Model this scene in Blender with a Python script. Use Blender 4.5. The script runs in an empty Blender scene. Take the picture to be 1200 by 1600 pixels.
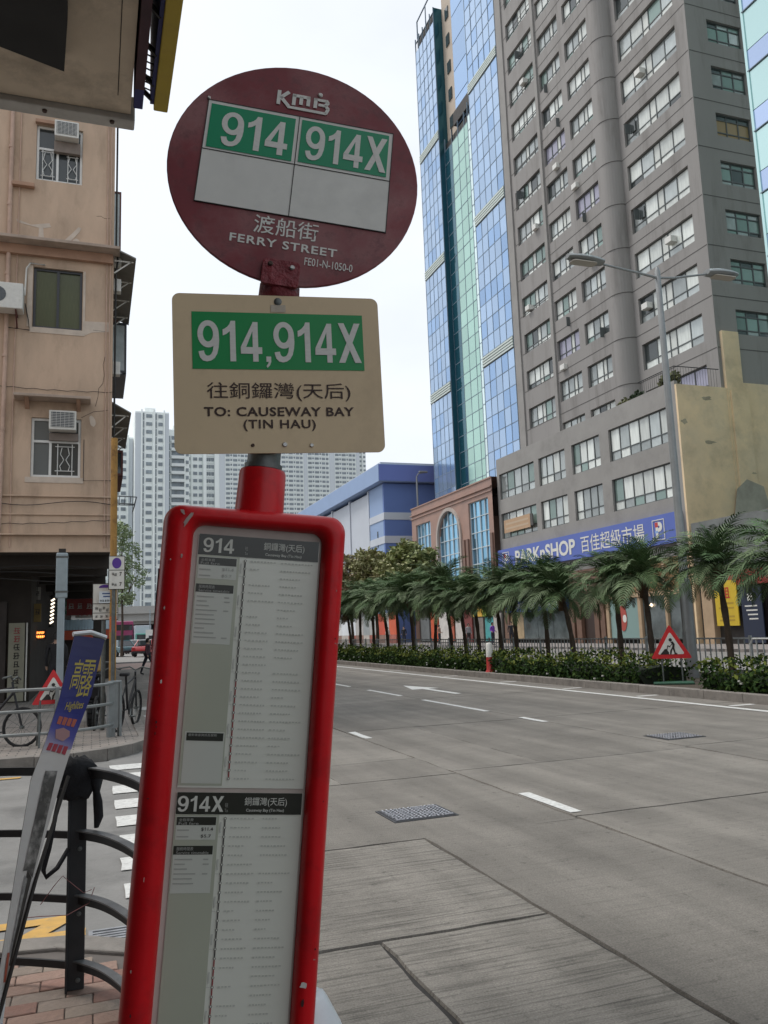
import bpy, bmesh, math, random
from mathutils import Matrix, Vector, Quaternion
random.seed(7)
R = math.radians
scene = bpy.context.scene
COL = scene.collection

# ------------------------------------------------------------------ camera
def cam_axes(yaw, pitch, roll):
    f = Vector((math.sin(yaw)*math.cos(pitch), math.cos(yaw)*math.cos(pitch), math.sin(pitch)))
    r = Vector((math.cos(yaw), -math.sin(yaw), 0)); u = r.cross(f)
    return math.cos(roll)*r+math.sin(roll)*u, -math.sin(roll)*r+math.cos(roll)*u, f
_r, _u, _f = cam_axes(R(19.64), R(8.22), R(-2.04))
camd = bpy.data.cameras.new('camera'); cam = bpy.data.objects.new('camera', camd); COL.objects.link(cam)
M = Matrix((( _r.x, _u.x, -_f.x, 0), (_r.y, _u.y, -_f.y, 0), (_r.z, _u.z, -_f.z, 1.5), (0, 0, 0, 1)))
cam.matrix_world = M
camd.sensor_fit = 'VERTICAL'; camd.sensor_height = 24.0; camd.lens = 24.0*1280/1600
camd.clip_start = 0.05; camd.clip_end = 4000
scene.camera = cam

# ------------------------------------------------------------------ world and sun (bright overcast)
SUN_EL, SUN_AZ = 62.0, -50.0        # azimuth measured from +Y towards +X
world = bpy.data.worlds.new('World'); scene.world = world; world.use_nodes = True
wn, wl = world.node_tree.nodes, world.node_tree.links
wn.clear()
wo = wn.new('ShaderNodeOutputWorld'); bg = wn.new('ShaderNodeBackground'); bg.inputs['Strength'].default_value = 0.15
sky = wn.new('ShaderNodeTexSky'); sky.sky_type = 'NISHITA'; sky.sun_disc = False
sky.sun_elevation = R(SUN_EL); sky.sun_rotation = R(SUN_AZ); sky.air_density = 1.0; sky.dust_density = 4.0; sky.ozone_density = 1.0
hsv = wn.new('ShaderNodeHueSaturation'); hsv.inputs['Saturation'].default_value = 0.28
cl = wn.new('ShaderNodeMix'); cl.data_type = 'RGBA'; cl.blend_type = 'MIX'
tc = wn.new('ShaderNodeTexCoord'); nz = wn.new('ShaderNodeTexNoise'); nz.inputs['Scale'].default_value = 3.4; nz.inputs['Detail'].default_value = 6
mp = wn.new('ShaderNodeMapping'); mp.inputs['Scale'].default_value = (1, 1, 2.2)
rp = wn.new('ShaderNodeMapRange'); rp.inputs['From Min'].default_value = .35; rp.inputs['From Max'].default_value = .7
rp.inputs['To Min'].default_value = .55; rp.inputs['To Max'].default_value = .97
wl.new(tc.outputs['Generated'], mp.inputs['Vector']); wl.new(mp.outputs['Vector'], nz.inputs['Vector'])
wl.new(nz.outputs['Fac'], rp.inputs['Value'])
wl.new(sky.outputs['Color'], hsv.inputs['Color'])
wl.new(hsv.outputs['Color'], cl.inputs['A']); cl.inputs['B'].default_value = (4.75, 5.05, 5.45, 1)   # even cloud layer
wl.new(rp.outputs['Result'], cl.inputs['Factor'])
wl.new(cl.outputs['Result'], bg.inputs['Color']); wl.new(bg.outputs['Background'], wo.inputs['Surface'])
sd = bpy.data.lights.new('sun', 'SUN'); sd.energy = 1.4; sd.angle = R(15); sd.color = (1, .96, .9)
sun = bpy.data.objects.new('sun', sd); COL.objects.link(sun)
_sd = Vector((math.cos(R(SUN_EL))*math.sin(R(SUN_AZ)), math.cos(R(SUN_EL))*math.cos(R(SUN_AZ)), math.sin(R(SUN_EL))))
sun.rotation_euler = (-_sd).to_track_quat('-Z', 'Y').to_euler()
vs = scene.view_settings
scene.display_settings.display_device = 'sRGB'
vs.view_transform = 'Standard'; vs.look = 'None'; vs.exposure = 0.47; vs.gamma = 1.0; vs.use_curve_mapping = False

# ------------------------------------------------------------------ materials
_mats = {}
def mat(name, col, rough=.7, metal=0.0, var=.0, scale=3.0, col2=None, bump=0.0, bscale=40.0, spec=.5, emit=0, trans=0, objrand=0.0, dirt=None, stretch=(1, 1, 1), coat=0.0):
    """procedural material: base colour, noise variation, optional second colour blotches, bump"""
    if name in _mats: return _mats[name]
    m = bpy.data.materials.new(name); m.use_nodes = True
    n, l = m.node_tree.nodes, m.node_tree.links
    b = n['Principled BSDF']
    b.inputs['Roughness'].default_value = rough; b.inputs['Metallic'].default_value = metal
    b.inputs['Specular IOR Level'].default_value = spec
    if coat: b.inputs['Coat Weight'].default_value = coat; b.inputs['Coat Roughness'].default_value = .1
    if trans: b.inputs['Transmission Weight'].default_value = trans
    c4 = (*col, 1)
    b.inputs['Base Color'].default_value = c4
    cur = None
    tcn = n.new('ShaderNodeTexCoord'); mpn = n.new('ShaderNodeMapping'); mpn.inputs['Scale'].default_value = stretch
    l.new(tcn.outputs['Object'], mpn.inputs['Vector'])
    def noise(s, d=5, r=.55):
        t = n.new('ShaderNodeTexNoise'); t.inputs['Scale'].default_value = s; t.inputs['Detail'].default_value = d; t.inputs['Roughness'].default_value = r
        l.new(mpn.outputs['Vector'], t.inputs['Vector']); return t.outputs['Fac']
    def rng(v, a, b_, c, d):
        t = n.new('ShaderNodeMapRange'); l.new(v, t.inputs['Value'])
        for k, x in zip(('From Min', 'From Max', 'To Min', 'To Max'), (a, b_, c, d)): t.inputs[k].default_value = x
        return t.outputs['Result']
    def mix(fac, a, b_, mode='MIX'):
        t = n.new('ShaderNodeMix'); t.data_type = 'RGBA'; t.blend_type = mode
        if isinstance(fac, float): t.inputs['Factor'].default_value = fac
        else: l.new(fac, t.inputs['Factor'])
        for k, x in (('A', a), ('B', b_)):
            if isinstance(x, tuple): t.inputs[k].default_value = x
            else: l.new(x, t.inputs[k])
        return t.outputs['Result']
    cur = c4
    if col2: cur = mix(rng(noise(scale*.6, 6, .62), .45, .62, 0, 1), cur, (*col2, 1))
    if dirt:      # dirt = (colour, amount, scale)
        cur = mix(rng(noise(dirt[2], 8, .7), .5, .72, 0, dirt[1]), cur, (*dirt[0], 1))
    if var:
        g = rng(noise(scale, 8, .6), .25, .75, 1-var, 1+var)
        t = n.new('ShaderNodeVectorMath'); t.operation = 'SCALE'
        if isinstance(cur, tuple): t.inputs[0].default_value = cur[:3]
        else: l.new(cur, t.inputs[0])
        l.new(g, t.inputs['Scale']); cur = t.outputs['Vector']
    if objrand:
        oi = n.new('ShaderNodeObjectInfo'); g = rng(oi.outputs['Random'], 0, 1, 1-objrand, 1+objrand)
        t = n.new('ShaderNodeVectorMath'); t.operation = 'SCALE'
        if isinstance(cur, tuple): t.inputs[0].default_value = cur[:3]
        else: l.new(cur, t.inputs[0])
        l.new(g, t.inputs['Scale']); cur = t.outputs['Vector']
    if not isinstance(cur, tuple): l.new(cur, b.inputs['Base Color'])
    if bump:
        bp = n.new('ShaderNodeBump'); bp.inputs['Strength'].default_value = bump; bp.inputs['Distance'].default_value = .02
        l.new(noise(bscale, 6, .6), bp.inputs['Height']); l.new(bp.outputs['Normal'], b.inputs['Normal'])
    if emit:
        b.inputs['Emission Color'].default_value = c4; b.inputs['Emission Strength'].default_value = emit
    _mats[name] = m
    return m

# ------------------------------------------------------------------ mesh building
class B:
    def __init__(s): s.v = []; s.f = []; s.m = []
    def add(s, vs_, fs, mi=0):
        o = len(s.v); s.v += [tuple(x) for x in vs_]; s.f += [tuple(i+o for i in f) for f in fs]; s.m += [mi]*len(fs); return s
    def box(s, x0, x1, y0, y1, z0, z1, mi=0):
        return s.add([(x0, y0, z0), (x1, y0, z0), (x1, y1, z0), (x0, y1, z0), (x0, y0, z1), (x1, y0, z1), (x1, y1, z1), (x0, y1, z1)],
                     [(0, 3, 2, 1), (4, 5, 6, 7), (0, 1, 5, 4), (1, 2, 6, 5), (2, 3, 7, 6), (3, 0, 4, 7)], mi)
    def bar(s, a, b, w, h, mi=0, up=(0, 0, 1)):
        a, b = Vector(a), Vector(b); d = (b-a).normalized(); u = Vector(up)
        if abs(d.dot(u)) > .99: u = Vector((0, 1, 0))
        x = d.cross(u).normalized(); y = x.cross(d)
        vs_ = [p + x*sx*w/2 + y*sy*h/2 for p in (a, b) for sx, sy in ((-1, -1), (1, -1), (1, 1), (-1, 1))]
        return s.add(vs_, [(0, 3, 2, 1), (4, 5, 6, 7), (0, 1, 5, 4), (1, 2, 6, 5), (2, 3, 7, 6), (3, 0, 4, 7)], mi)
    def tube(s, pts, rad, n=8, mi=0, caps=True):
        pts = [Vector(p) for p in pts]
        if not hasattr(rad, '__len__'): rad = [rad]*len(pts)
        o = len(s.v); ref = None
        for i, p in enumerate(pts):
            d = (pts[min(i+1, len(pts)-1)]-pts[max(i-1, 0)]).normalized()
            if ref is None: ref = Vector((1, 0, 0)) if abs(d.x) < .9 else Vector((0, 1, 0))
            x = d.cross(ref).normalized(); y = x.cross(d).normalized(); ref = y.cross(x) if False else ref
            s.v += [tuple(p + (x*math.cos(2*math.pi*k/n)+y*math.sin(2*math.pi*k/n))*rad[i]) for k in range(n)]
        fs = []
        for i in range(len(pts)-1):
            for k in range(n):
                a = o+i*n+k; b = o+i*n+(k+1) % n
                fs.append((a, b, b+n, a+n))
        if caps: fs += [tuple(o+k for k in range(n))[::-1], tuple(o+(len(pts)-1)*n+k for k in range(n))]
        s.f += fs; s.m += [mi]*len(fs); return s
    def sweep(s, pts, w, h, mi=0):
        """flat bar of w x h swept along a level polyline"""
        pts = [Vector(p) for p in pts]; o = len(s.v); n = len(pts)
        for i, p in enumerate(pts):
            d = pts[min(i+1, n-1)]-pts[max(i-1, 0)]; x = Vector((d.y, -d.x, 0)).normalized()*w/2
            s.v += [tuple(p-x-Vector((0, 0, h/2))), tuple(p+x-Vector((0, 0, h/2))), tuple(p+x+Vector((0, 0, h/2))), tuple(p-x+Vector((0, 0, h/2)))]
        fs = [(o+i*4+k, o+i*4+(k+1) % 4, o+i*4+4+(k+1) % 4, o+i*4+4+k) for i in range(n-1) for k in range(4)]+[(o, o+1, o+2, o+3), (o+n*4-1, o+n*4-2, o+n*4-3, o+n*4-4)]
        s.f += fs; s.m += [mi]*len(fs); return s
    def prism(s, poly, d0, d1, mp_=None, mi=0):
        """poly in 2D extruded from d0 to d1; mp_(u,v,d)->xyz"""
        mp_ = mp_ or (lambda u, v, d: (u, v, d)); n = len(poly)
        vs_ = [mp_(u, v, d0) for u, v in poly]+[mp_(u, v, d1) for u, v in poly]
        return s.add(vs_, [tuple(range(n))[::-1], tuple(range(n, 2*n))]+[(i, (i+1) % n, n+(i+1) % n, n+i) for i in range(n)], mi)
    def lathe(s, prof, n=16, c=(0, 0, 0), mi=0):
        o = len(s.v)
        for r_, z in prof: s.v += [(c[0]+r_*math.cos(2*math.pi*k/n), c[1]+r_*math.sin(2*math.pi*k/n), c[2]+z) for k in range(n)]
        fs = [(o+i*n+k, o+i*n+(k+1) % n, o+(i+1)*n+(k+1) % n, o+(i+1)*n+k) for i in range(len(prof)-1) for k in range(n)]
        s.f += fs; s.m += [mi]*len(fs); return s
    def mesh(s, name, mats, smooth=False, bevel=0, segs=2, recalc=False):
        me = bpy.data.meshes.new(name); me.from_pydata(s.v, [], s.f)
        if not isinstance(mats, (list, tuple)): mats = [mats]
        for m in mats: me.materials.append(m)
        if len(mats) > 1: me.polygons.foreach_set('material_index', s.m)
        if bevel or recalc:
            bm = bmesh.new(); bm.from_mesh(me)
            bmesh.ops.recalc_face_normals(bm, faces=bm.faces)
            if bevel: bmesh.ops.bevel(bm, geom=bm.edges[:], offset=bevel, segments=segs, affect='EDGES', profile=.5, clamp_overlap=True)
            bm.to_mesh(me); bm.free()
        if smooth:
            me.polygons.foreach_set('use_smooth', [True]*len(me.polygons))
            if smooth != 'all':
                try: me.set_sharp_from_angle(angle=R(40))
                except Exception: pass
        me.update(); return me
    def obj(s, name, mats, parent=None, loc=None, **k):
        return O(name, s.mesh(name, mats, **k), parent, loc)

def O(name, me, parent=None, loc=None, rot=None, scale=None, mtx=None):
    o = bpy.data.objects.new(name, me); COL.objects.link(o)
    if parent is not None: o.parent = parent
    if mtx is not None: o.matrix_basis = mtx
    if loc is not None: o.location = loc
    if rot is not None: o.rotation_euler = rot
    if scale is not None: o.scale = scale
    return o
def tag(o, label, cat, group=None):
    o['label'] = label; o['category'] = cat
    if group: o['group'] = group
    return o
def thing(name, label, cat, loc=(0, 0, 0), rotz=0, group=None):
    o = bpy.data.objects.new(name, None); COL.objects.link(o); o.empty_display_size = .2
    o.location = loc; o.rotation_euler = (0, 0, rotz)
    return tag(o, label, cat, group)
def struct(o): o['kind'] = 'structure'; return o
def stuff(o): o['kind'] = 'stuff'; return o
def copy_tree(o, parent=None):
    c = o.copy(); COL.objects.link(c); c.parent = parent
    for ch in list(o.children): copy_tree(ch, c)
    return c
def rel(root, *p):          # world point -> local of an unrotated root
    return tuple(Vector(p)-root.location)
def shift(b, root):         # world-built builder -> root-local (root unrotated)
    d = root.location; b.v = [(x-d.x, y-d.y, z-d.z) for x, y, z in b.v]; return b

_tcache = {}
def text_mesh(body, m, bold=0.0, spacing=1.0, extrude=0.0):
    """glyph outlines as a flat mesh, normalised to the unit box centred on the origin; returns mesh + aspect"""
    key = (body, m.name, bold, spacing)
    if key not in _tcache:
        cu = bpy.data.curves.new('glyphs', 'FONT'); cu.body = body; cu.size = 1; cu.offset = bold; cu.space_character = spacing
        cu.align_x = 'CENTER'; cu.resolution_u = 3
        ob = bpy.data.objects.new('glyphs', cu); COL.objects.link(ob)
        dg = bpy.context.evaluated_depsgraph_get(); dg.update()
        me = bpy.data.meshes.new_from_object(ob.evaluated_get(dg))
        bpy.data.objects.remove(ob); bpy.data.curves.remove(cu)
        xs = [v.co.x for v in me.vertices]; ys = [v.co.y for v in me.vertices]
        if not xs: xs = [0, 1]; ys = [0, 1]
        x0, x1, y0, y1 = min(xs), max(xs), min(ys), max(ys)
        for v in me.vertices: v.co = ((v.co.x-(x0+x1)/2)/(x1-x0), (v.co.y-(y0+y1)/2)/(y1-y0), 0)
        me.materials.clear(); me.materials.append(m); me.name = 'lettering'
        _tcache[key] = me
    return _tcache[key]
def text(body, m, parent, u, v, w, h, z=.0012, bold=.0, name='lettering', mtx=None, spacing=1.0):
    """lettering as a child in its parent's local XY plane (or in the frame mtx)"""
    me = text_mesh(body, m, bold, spacing)
    t = Matrix.Translation((u, v, z)) @ Matrix.Diagonal((w, h, 1, 1))
    return O(name, me, parent, mtx=(mtx @ t) if mtx is not None else t)
def _ell(cx, cy, rx, ry, a0, a1, n=14): return [(cx+rx*math.cos(R(a0+(a1-a0)*i/n)), cy+ry*math.sin(R(a0+(a1-a0)*i/n))) for i in range(n+1)]
def _strip(o_, i_): return o_, i_
def digits_mesh(body, m):
    """bold grotesque route numerals (9 1 4 X and comma) drawn as outlines, normalised to the unit box"""
    b = B(); x = 0.0
    def strip(o_, i_, x0, dz=0):
        n = len(o_); b.add([(x0+p[0], p[1], dz) for p in o_]+[(x0+p[0], p[1], dz) for p in i_], [(k, k+1, n+k+1, n+k) for k in range(n-1)])
    def poly(p, x0, dz=0): b.add([(x0+q[0], q[1], dz) for q in p], [tuple(range(len(p)))])
    for c in body:
        if c == '9':
            strip(_ell(.27, .665, .27, .335, 0, 360, 28), _ell(.265, .67, .128, .195, 0, 360, 28), x)
            strip([(.54, .66), (.545, .5), (.53, .34), (.49, .18), (.42, .07), (.33, .01), (.23, -.012), (.13, .01), (.06, .08), (.025, .19), (.02, .235)], [(.40, .62), (.405, .48), (.398, .36), (.375, .24), (.335, .165), (.29, .135), (.235, .128), (.20, .145), (.175, .18), (.16, .225), (.158, .255)], x, .0003); x += .62
        elif c == '1':
            poly([(.20, 0), (.345, 0), (.345, 1), (.23, 1), (.20, .93), (.20, .90)], x); poly([(.20, .92), (.14, .85), (.07, .80), (.02, .78), (.02, .63), (.11, .665), (.20, .74)], x, .0003); x += .47
        elif c == '4':
            poly([(.31, 0), (.45, 0), (.45, .98), (.32, .98), (.31, .92)], x); poly([(0, .19), (.55, .19), (.55, .355), (0, .355)], x, .0003); poly([(0, .355), (.14, .355), (.33, .80), (.33, .98)], x, .0006); x += .62
        elif c == 'X':
            poly([(0, 0), (.165, 0), (.60, 1), (.44, 1)], x); poly([(.435, 0), (.61, 0), (.165, 1), (.01, 1)], x, .0003); x += .66
        elif c == ',':
            poly([(.03, .13), (.155, .13), (.155, -.0), (.12, -.09), (.05, -.15), (.03, -.1), (.075, -.04), (.085, 0), (.03, 0)], x); x += .23
    me = b.mesh('lettering', m); xs = [v.co.x for v in me.vertices]; x0, x1 = min(xs), max(xs)
    for v in me.vertices: v.co.x = (v.co.x-(x0+x1)/2)/(x1-x0); v.co.y -= .5
    return me
def numerals(body, m, parent, u, v, w, h, z):
    return O('lettering', digits_mesh(body, m), parent, mtx=Matrix.Translation((u, v, z)) @ Matrix.Diagonal((w, h, 1, 1)))
FX = Matrix(((0, 0, -1, 0), (-1, 0, 0, 0), (0, 1, 0, 0), (0, 0, 0, 1)))     # plane facing -X: u=-Y, v=Z
FY = Matrix(((1, 0, 0, 0), (0, 0, -1, 0), (0, 1, 0, 0), (0, 0, 0, 1)))      # plane facing -Y: u=X, v=Z

def wall(b, mp_, u0, u1, v0, v1, ops=(), reveal=.25, mi=0, rmi=None):
    """sheet with rectangular openings and their reveals; mp_(u,v,d) with d outward"""
    us = sorted({u0, u1, *[o[0] for o in ops], *[o[1] for o in ops]}); vs_ = sorted({v0, v1, *[o[2] for o in ops], *[o[3] for o in ops]})
    us = [u for u in us if u0 <= u <= u1]; vs_ = [v for v in vs_ if v0 <= v <= v1]
    for i in range(len(us)-1):
        j = 0
        while j < len(vs_)-1:
            uc = (us[i]+us[i+1])/2
            def inside(jj):
                vc = (vs_[jj]+vs_[jj+1])/2
                return any(o[0] < uc < o[1] and o[2] < vc < o[3] for o in ops)
            if inside(j): j += 1; continue
            k = j
            while k+1 < len(vs_)-1 and not inside(k+1): k += 1
            b.add([mp_(us[i], vs_[j], 0), mp_(us[i+1], vs_[j], 0), mp_(us[i+1], vs_[k+1], 0), mp_(us[i], vs_[k+1], 0)], [(0, 1, 2, 3)], mi)
            j = k+1
    r = mi if rmi is None else rmi
    for a0, a1, c0, c1 in ops:
        q = [(a0, c0), (a1, c0), (a1, c1), (a0, c1)]
        for i in range(4):
            p, t = q[i], q[(i+1) % 4]
            b.add([mp_(*p, 0), mp_(*t, 0), mp_(*t, -reveal), mp_(*p, -reveal)], [(0, 1, 2, 3)], r)

_pane = {}
def pane_mesh(m):
    if m.name not in _pane: _pane[m.name] = B().box(-.5, .5, -.006, .006, -.5, .5).mesh('pane', m)
    return _pane[m.name]
_frames = {}
def window(root, face, u, v, w, h, cols, rows, fm, pick, bar=.05, depth=.07, inset=.15, panes=True, base=None):
    """window part (frame with mullions) with pane sub-parts.  face 'X' looks to -X (u is world Y), 'Y' looks to -Y (u is world X)
    base = fixed coordinate of the wall plane.  u,v = centre of the opening"""
    key = (round(w, 3), round(h, 3), tuple(cols), tuple(rows), fm.name, bar, depth)
    if key not in _frames:
        b = B()
        cx = [0]+[sum(cols[:i+1])/sum(cols) for i in range(len(cols))]; cz = [0]+[sum(rows[:i+1])/sum(rows) for i in range(len(rows))]
        for i, c in enumerate(cx):
            x = -w/2+c*w; x = min(max(x, -w/2+bar/2), w/2-bar/2)
            b.box(x-bar/2, x+bar/2, -depth/2, depth/2, -h/2, h/2)
        for i, c in enumerate(cz):
            z = -h/2+c*h; z = min(max(z, -h/2+bar/2), h/2-bar/2)
            b.box(-w/2+.003, w/2-.003, -depth/2+.004, depth/2-.004, z-bar/2, z+bar/2)
        _frames[key] = (b.mesh('window', fm), cx, cz)
    me, cx, cz = _frames[key]
    wp = (base+inset, u, v) if face == 'X' else (u, base+inset, v)
    o = O('window', me, root, loc=rel(root, *wp), rot=(0, 0, -math.pi/2) if face == 'X' else None)
    if panes:
        for i in range(len(cx)-1):
            for j in range(len(cz)-1):
                m = pick(i, j)
                O('pane', pane_mesh(m), o, loc=(-w/2+w*(cx[i]+cx[i+1])/2, .012, -h/2+h*(cz[j]+cz[j+1])/2), scale=(w*(cx[i+1]-cx[i]), 1, h*(cz[j+1]-cz[j])), rot=(random.uniform(-.012, .012), 0, random.uniform(-.012, .012)))
    return o

# ================================================================== setting: ground, roads, pavements
def road_mat(name, base_, tine):
    """worn road concrete: coarse grain, mottling, wheel tracks along the lanes, oil spots, tined grooves across"""
    m = bpy.data.materials.new(name); m.use_nodes = True; n, l = m.node_tree.nodes, m.node_tree.links; p = n['Principled BSDF']; p.inputs['Roughness'].default_value = .86; p.inputs['Specular IOR Level'].default_value = .35
    tcn = n.new('ShaderNodeTexCoord')
    def noise(sc, st=(1, 1, 1), det=6, ro=.6):
        mp_ = n.new('ShaderNodeMapping'); mp_.inputs['Scale'].default_value = st; t = n.new('ShaderNodeTexNoise'); t.inputs['Scale'].default_value = sc; t.inputs['Detail'].default_value = det; t.inputs['Roughness'].default_value = ro
        l.new(tcn.outputs['Object'], mp_.inputs['Vector']); l.new(mp_.outputs['Vector'], t.inputs['Vector']); return t.outputs['Fac']
    def rng(v, a, b_, c, d):
        t = n.new('ShaderNodeMapRange'); l.new(v, t.inputs['Value'])
        for k, x in zip(('From Min', 'From Max', 'To Min', 'To Max'), (a, b_, c, d)): t.inputs[k].default_value = x
        return t.outputs['Result']
    def mul(a, b_):
        t = n.new('ShaderNodeMath'); t.operation = 'MULTIPLY'; l.new(a, t.inputs[0]); l.new(b_, t.inputs[1]); return t.outputs['Value']
    g = mul(rng(noise(1.1, det=8), .3, .72, .80, 1.16), rng(noise(110, det=4, ro=.75), .28, .72, .62, 1.36))
    g = mul(g, rng(noise(1.0, (1.9, .10, 1), 4), .38, .66, .78, 1.12)); g = mul(g, rng(noise(14, det=6), .60, .72, 1, .60)); g = mul(g, rng(noise(3.2, det=8, ro=.7), .60, .76, 1, .66))
    st_ = noise(9, (.18, 4.5, 1), 5, .65)
    if not tine: g = mul(g, rng(st_, .50, .72, 1.03, .80))
    if tine: g = mul(g, rng(st_, .47, .66, 1.10, .52))
    oi = n.new('ShaderNodeObjectInfo'); g = mul(g, rng(oi.outputs['Random'], 0, 1, .88, 1.09))
    vm = n.new('ShaderNodeVectorMath'); vm.operation = 'SCALE'; vm.inputs[0].default_value = base_; l.new(g, vm.inputs['Scale']); l.new(vm.outputs['Vector'], p.inputs['Base Color'])
    bp = n.new('ShaderNodeBump'); bp.inputs['Strength'].default_value = .9 if tine else .5; bp.inputs['Distance'].default_value = .012
    l.new(st_ if tine else noise(90, det=4), bp.inputs['Height']); l.new(bp.outputs['Normal'], p.inputs['Normal'])
    return m
M_CONC = road_mat('road_concrete', (.205, .189, .168), False); M_TINE = road_mat('road_concrete_tined', (.212, .196, .174), True)
M_JOINT = mat('joint_filler', (.035, .033, .032), .95, var=.3, scale=20)
M_ROADFAR = mat('road_far', (.215, .203, .188), .85, var=.14, scale=.35, dirt=((.14, .135, .13), .5, .25))
M_SIDE = mat('side_road_concrete', (.205, .2, .192), .85, var=.2, scale=1.4, dirt=((.1, .098, .095), .8, 1.1), bump=.3, bscale=40)
M_WHITE = mat('road_paint_white', (.62, .62, .6), .65, var=.14, scale=14, dirt=((.25, .24, .23), .75, 22))
M_YELLOW = mat('road_paint_yellow', (.58, .34, .085), .65, var=.15, scale=12, dirt=((.3, .25, .16), .6, 14))
M_KERB = mat('kerb_stone', (.22, .2, .18), .85, var=.25, scale=5, dirt=((.08, .075, .07), .6, 4), bump=.3, bscale=30)
M_PAVE = mat('paving_bed', (.12, .105, .095), .9, var=.2, scale=8)
M_GROUND = mat('far_ground', (.2, .195, .185), .9, var=.2, scale=.05)
M_BRICK = [mat('paving_brick_%d' % i, c, .85, var=.22, scale=12, bump=.3, bscale=50, dirt=((.11, .09, .08), .6, 9), objrand=.12)
           for i, c in enumerate(((.25, .14, .11), (.29, .19, .15), (.27, .215, .175), (.22, .175, .145)))]
M_GRATE = mat('cast_iron', (.07, .07, .075), .5, metal=.7, var=.3, scale=20, bump=.3, bscale=60)
M_SOIL = mat('median_soil', (.07, .055, .04), .95, var=.3, scale=6, bump=.5, bscale=20)

def tile_mat(name, c1, c2, mortar, w, h, rough=.85):
    m = bpy.data.materials.new(name); m.use_nodes = True; n, l = m.node_tree.nodes, m.node_tree.links; b = n['Principled BSDF']; b.inputs['Roughness'].default_value = rough
    t = n.new('ShaderNodeTexCoord'); br = n.new('ShaderNodeTexBrick'); br.inputs['Scale'].default_value = 1; br.inputs['Brick Width'].default_value = w; br.inputs['Row Height'].default_value = h
    br.inputs['Mortar Size'].default_value = .008; br.inputs['Color1'].default_value = (*c1, 1); br.inputs['Color2'].default_value = (*c2, 1); br.inputs['Mortar'].default_value = (*mortar, 1)
    ns = n.new('ShaderNodeTexNoise'); ns.inputs['Scale'].default_value = 2; ns.inputs['Detail'].default_value = 8
    mr = n.new('ShaderNodeMapRange'); mr.inputs['To Min'].default_value = .65; mr.inputs['To Max'].default_value = 1.3; vm = n.new('ShaderNodeVectorMath'); vm.operation = 'SCALE'
    l.new(t.outputs['Object'], br.inputs['Vector']); l.new(t.outputs['Object'], ns.inputs['Vector']); l.new(ns.outputs['Fac'], mr.inputs['Value'])
    l.new(br.outputs['Color'], vm.inputs[0]); l.new(mr.outputs['Result'], vm.inputs['Scale']); l.new(vm.outputs['Vector'], b.inputs['Base Color'])
    bp = n.new('ShaderNodeBump'); bp.inputs['Strength'].default_value = .4; bp.inputs['Distance'].default_value = .01; l.new(br.outputs['Fac'], bp.inputs['Height']); bp.invert = True
    l.new(bp.outputs['Normal'], b.inputs['Normal']); return m
M_TILE = tile_mat('pavement_tiles', (.3, .26, .23), (.26, .235, .21), (.1, .09, .085), .22, .11)
M_TILE2 = tile_mat('far_pavement_tiles', (.27, .24, .22), (.23, .21, .2), (.1, .09, .085), .4, .4)

def sheet(name, poly, z, m, parent=None):
    return B().add([(x, y, z) for x, y in poly], [tuple(range(len(poly)))]).obj(name, m, parent)
def rect(x0, x1, y0, y1): return [(x0, y0), (x1, y0), (x1, y1), (x0, y1)]

struct(sheet('ground', rect(-1500, 1500, -600, 2500), -.05, M_GROUND))
road = struct(sheet('road', rect(-60, 10.96, -14, 400), -.014, M_JOINT))
def slab(x0, x1, y0, y1, m, g=.018, jit=.009):
    rnd = random.Random(int(x0*97+y0*131)); pts = []
    z = rnd.uniform(-.0025, .0025)
    def edge(a, b):
        L = math.dist(a, b); n = max(2, min(60, int(L/.16)))
        for i in range(n):
            t = i/n; p = (a[0]+(b[0]-a[0])*t, a[1]+(b[1]-a[1])*t)
            pts.append((p[0]+rnd.uniform(-jit, jit), p[1]+rnd.uniform(-jit, jit)))
    q = [(x0+g, y0+g), (x1-g, y0+g), (x1-g, y1-g), (x0+g, y1-g)]
    for i in range(4): edge(q[i], q[(i+1) % 4])
    cx, cy = (x0+x1)/2, (y0+y1)/2
    top = [(x, y, z) for x, y in pts]; n = len(pts)
    low = [(x+(.006 if x > cx else -.006), y+(.006 if y > cy else -.006), -.02) for x, y in pts]
    b = B(); b.add(top+low, [tuple(range(n))]+[(i, n+i, n+(i+1) % n, (i+1) % n) for i in range(n)])
    return b.obj('concrete_slab', m, road)
slab(.70, 1.34, -6, 4.03, M_TINE); slab(1.34, 2.28, -6, 4.03, M_TINE, .015)
slab(.70, 2.28, 4.03, 5.77, M_TINE, .015)
slab(2.28, 3.6, -6, 5.79, M_CONC, .014)
slab(.70, 3.6, 5.78, 8.12, M_CONC, .014); slab(.70, 2.35, 8.12, 9.3, M_CONC, .008); slab(2.35, 3.6, 8.12, 9.3, M_CONC, .006); slab(.7, 3.6, 9.3, 13.2, M_CONC, .015)
slab(3.6, 6.72, -6, 5.87, M_CONC); slab(3.6, 6.72, 5.87, 8.27, M_CONC, .014)
slab(3.6, 4.7, 8.27, 12.2, M_CONC, .007); slab(4.7, 6.72, 8.27, 12.2, M_CONC, .008)
slab(6.72, 10.96, -6, 5.95, M_CONC); slab(6.72, 10.96, 5.95, 8.4, M_CONC, .016); slab(6.72, 10.96, 8.4, 12.2, M_CONC, .009)
for x0, x1, ys in ((.76, 3.6, 13.2), (3.6, 6.72, 12.2), (6.72, 10.96, 12.2)):
    y = ys
    while y < 52: slab(x0, x1, y, y+4.7, M_CONC, .014, .005); y += 4.7
sheet('far_carriageway', rect(.76, 10.96, 58.5, 170), -.003, M_ROADFAR, road)
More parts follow.
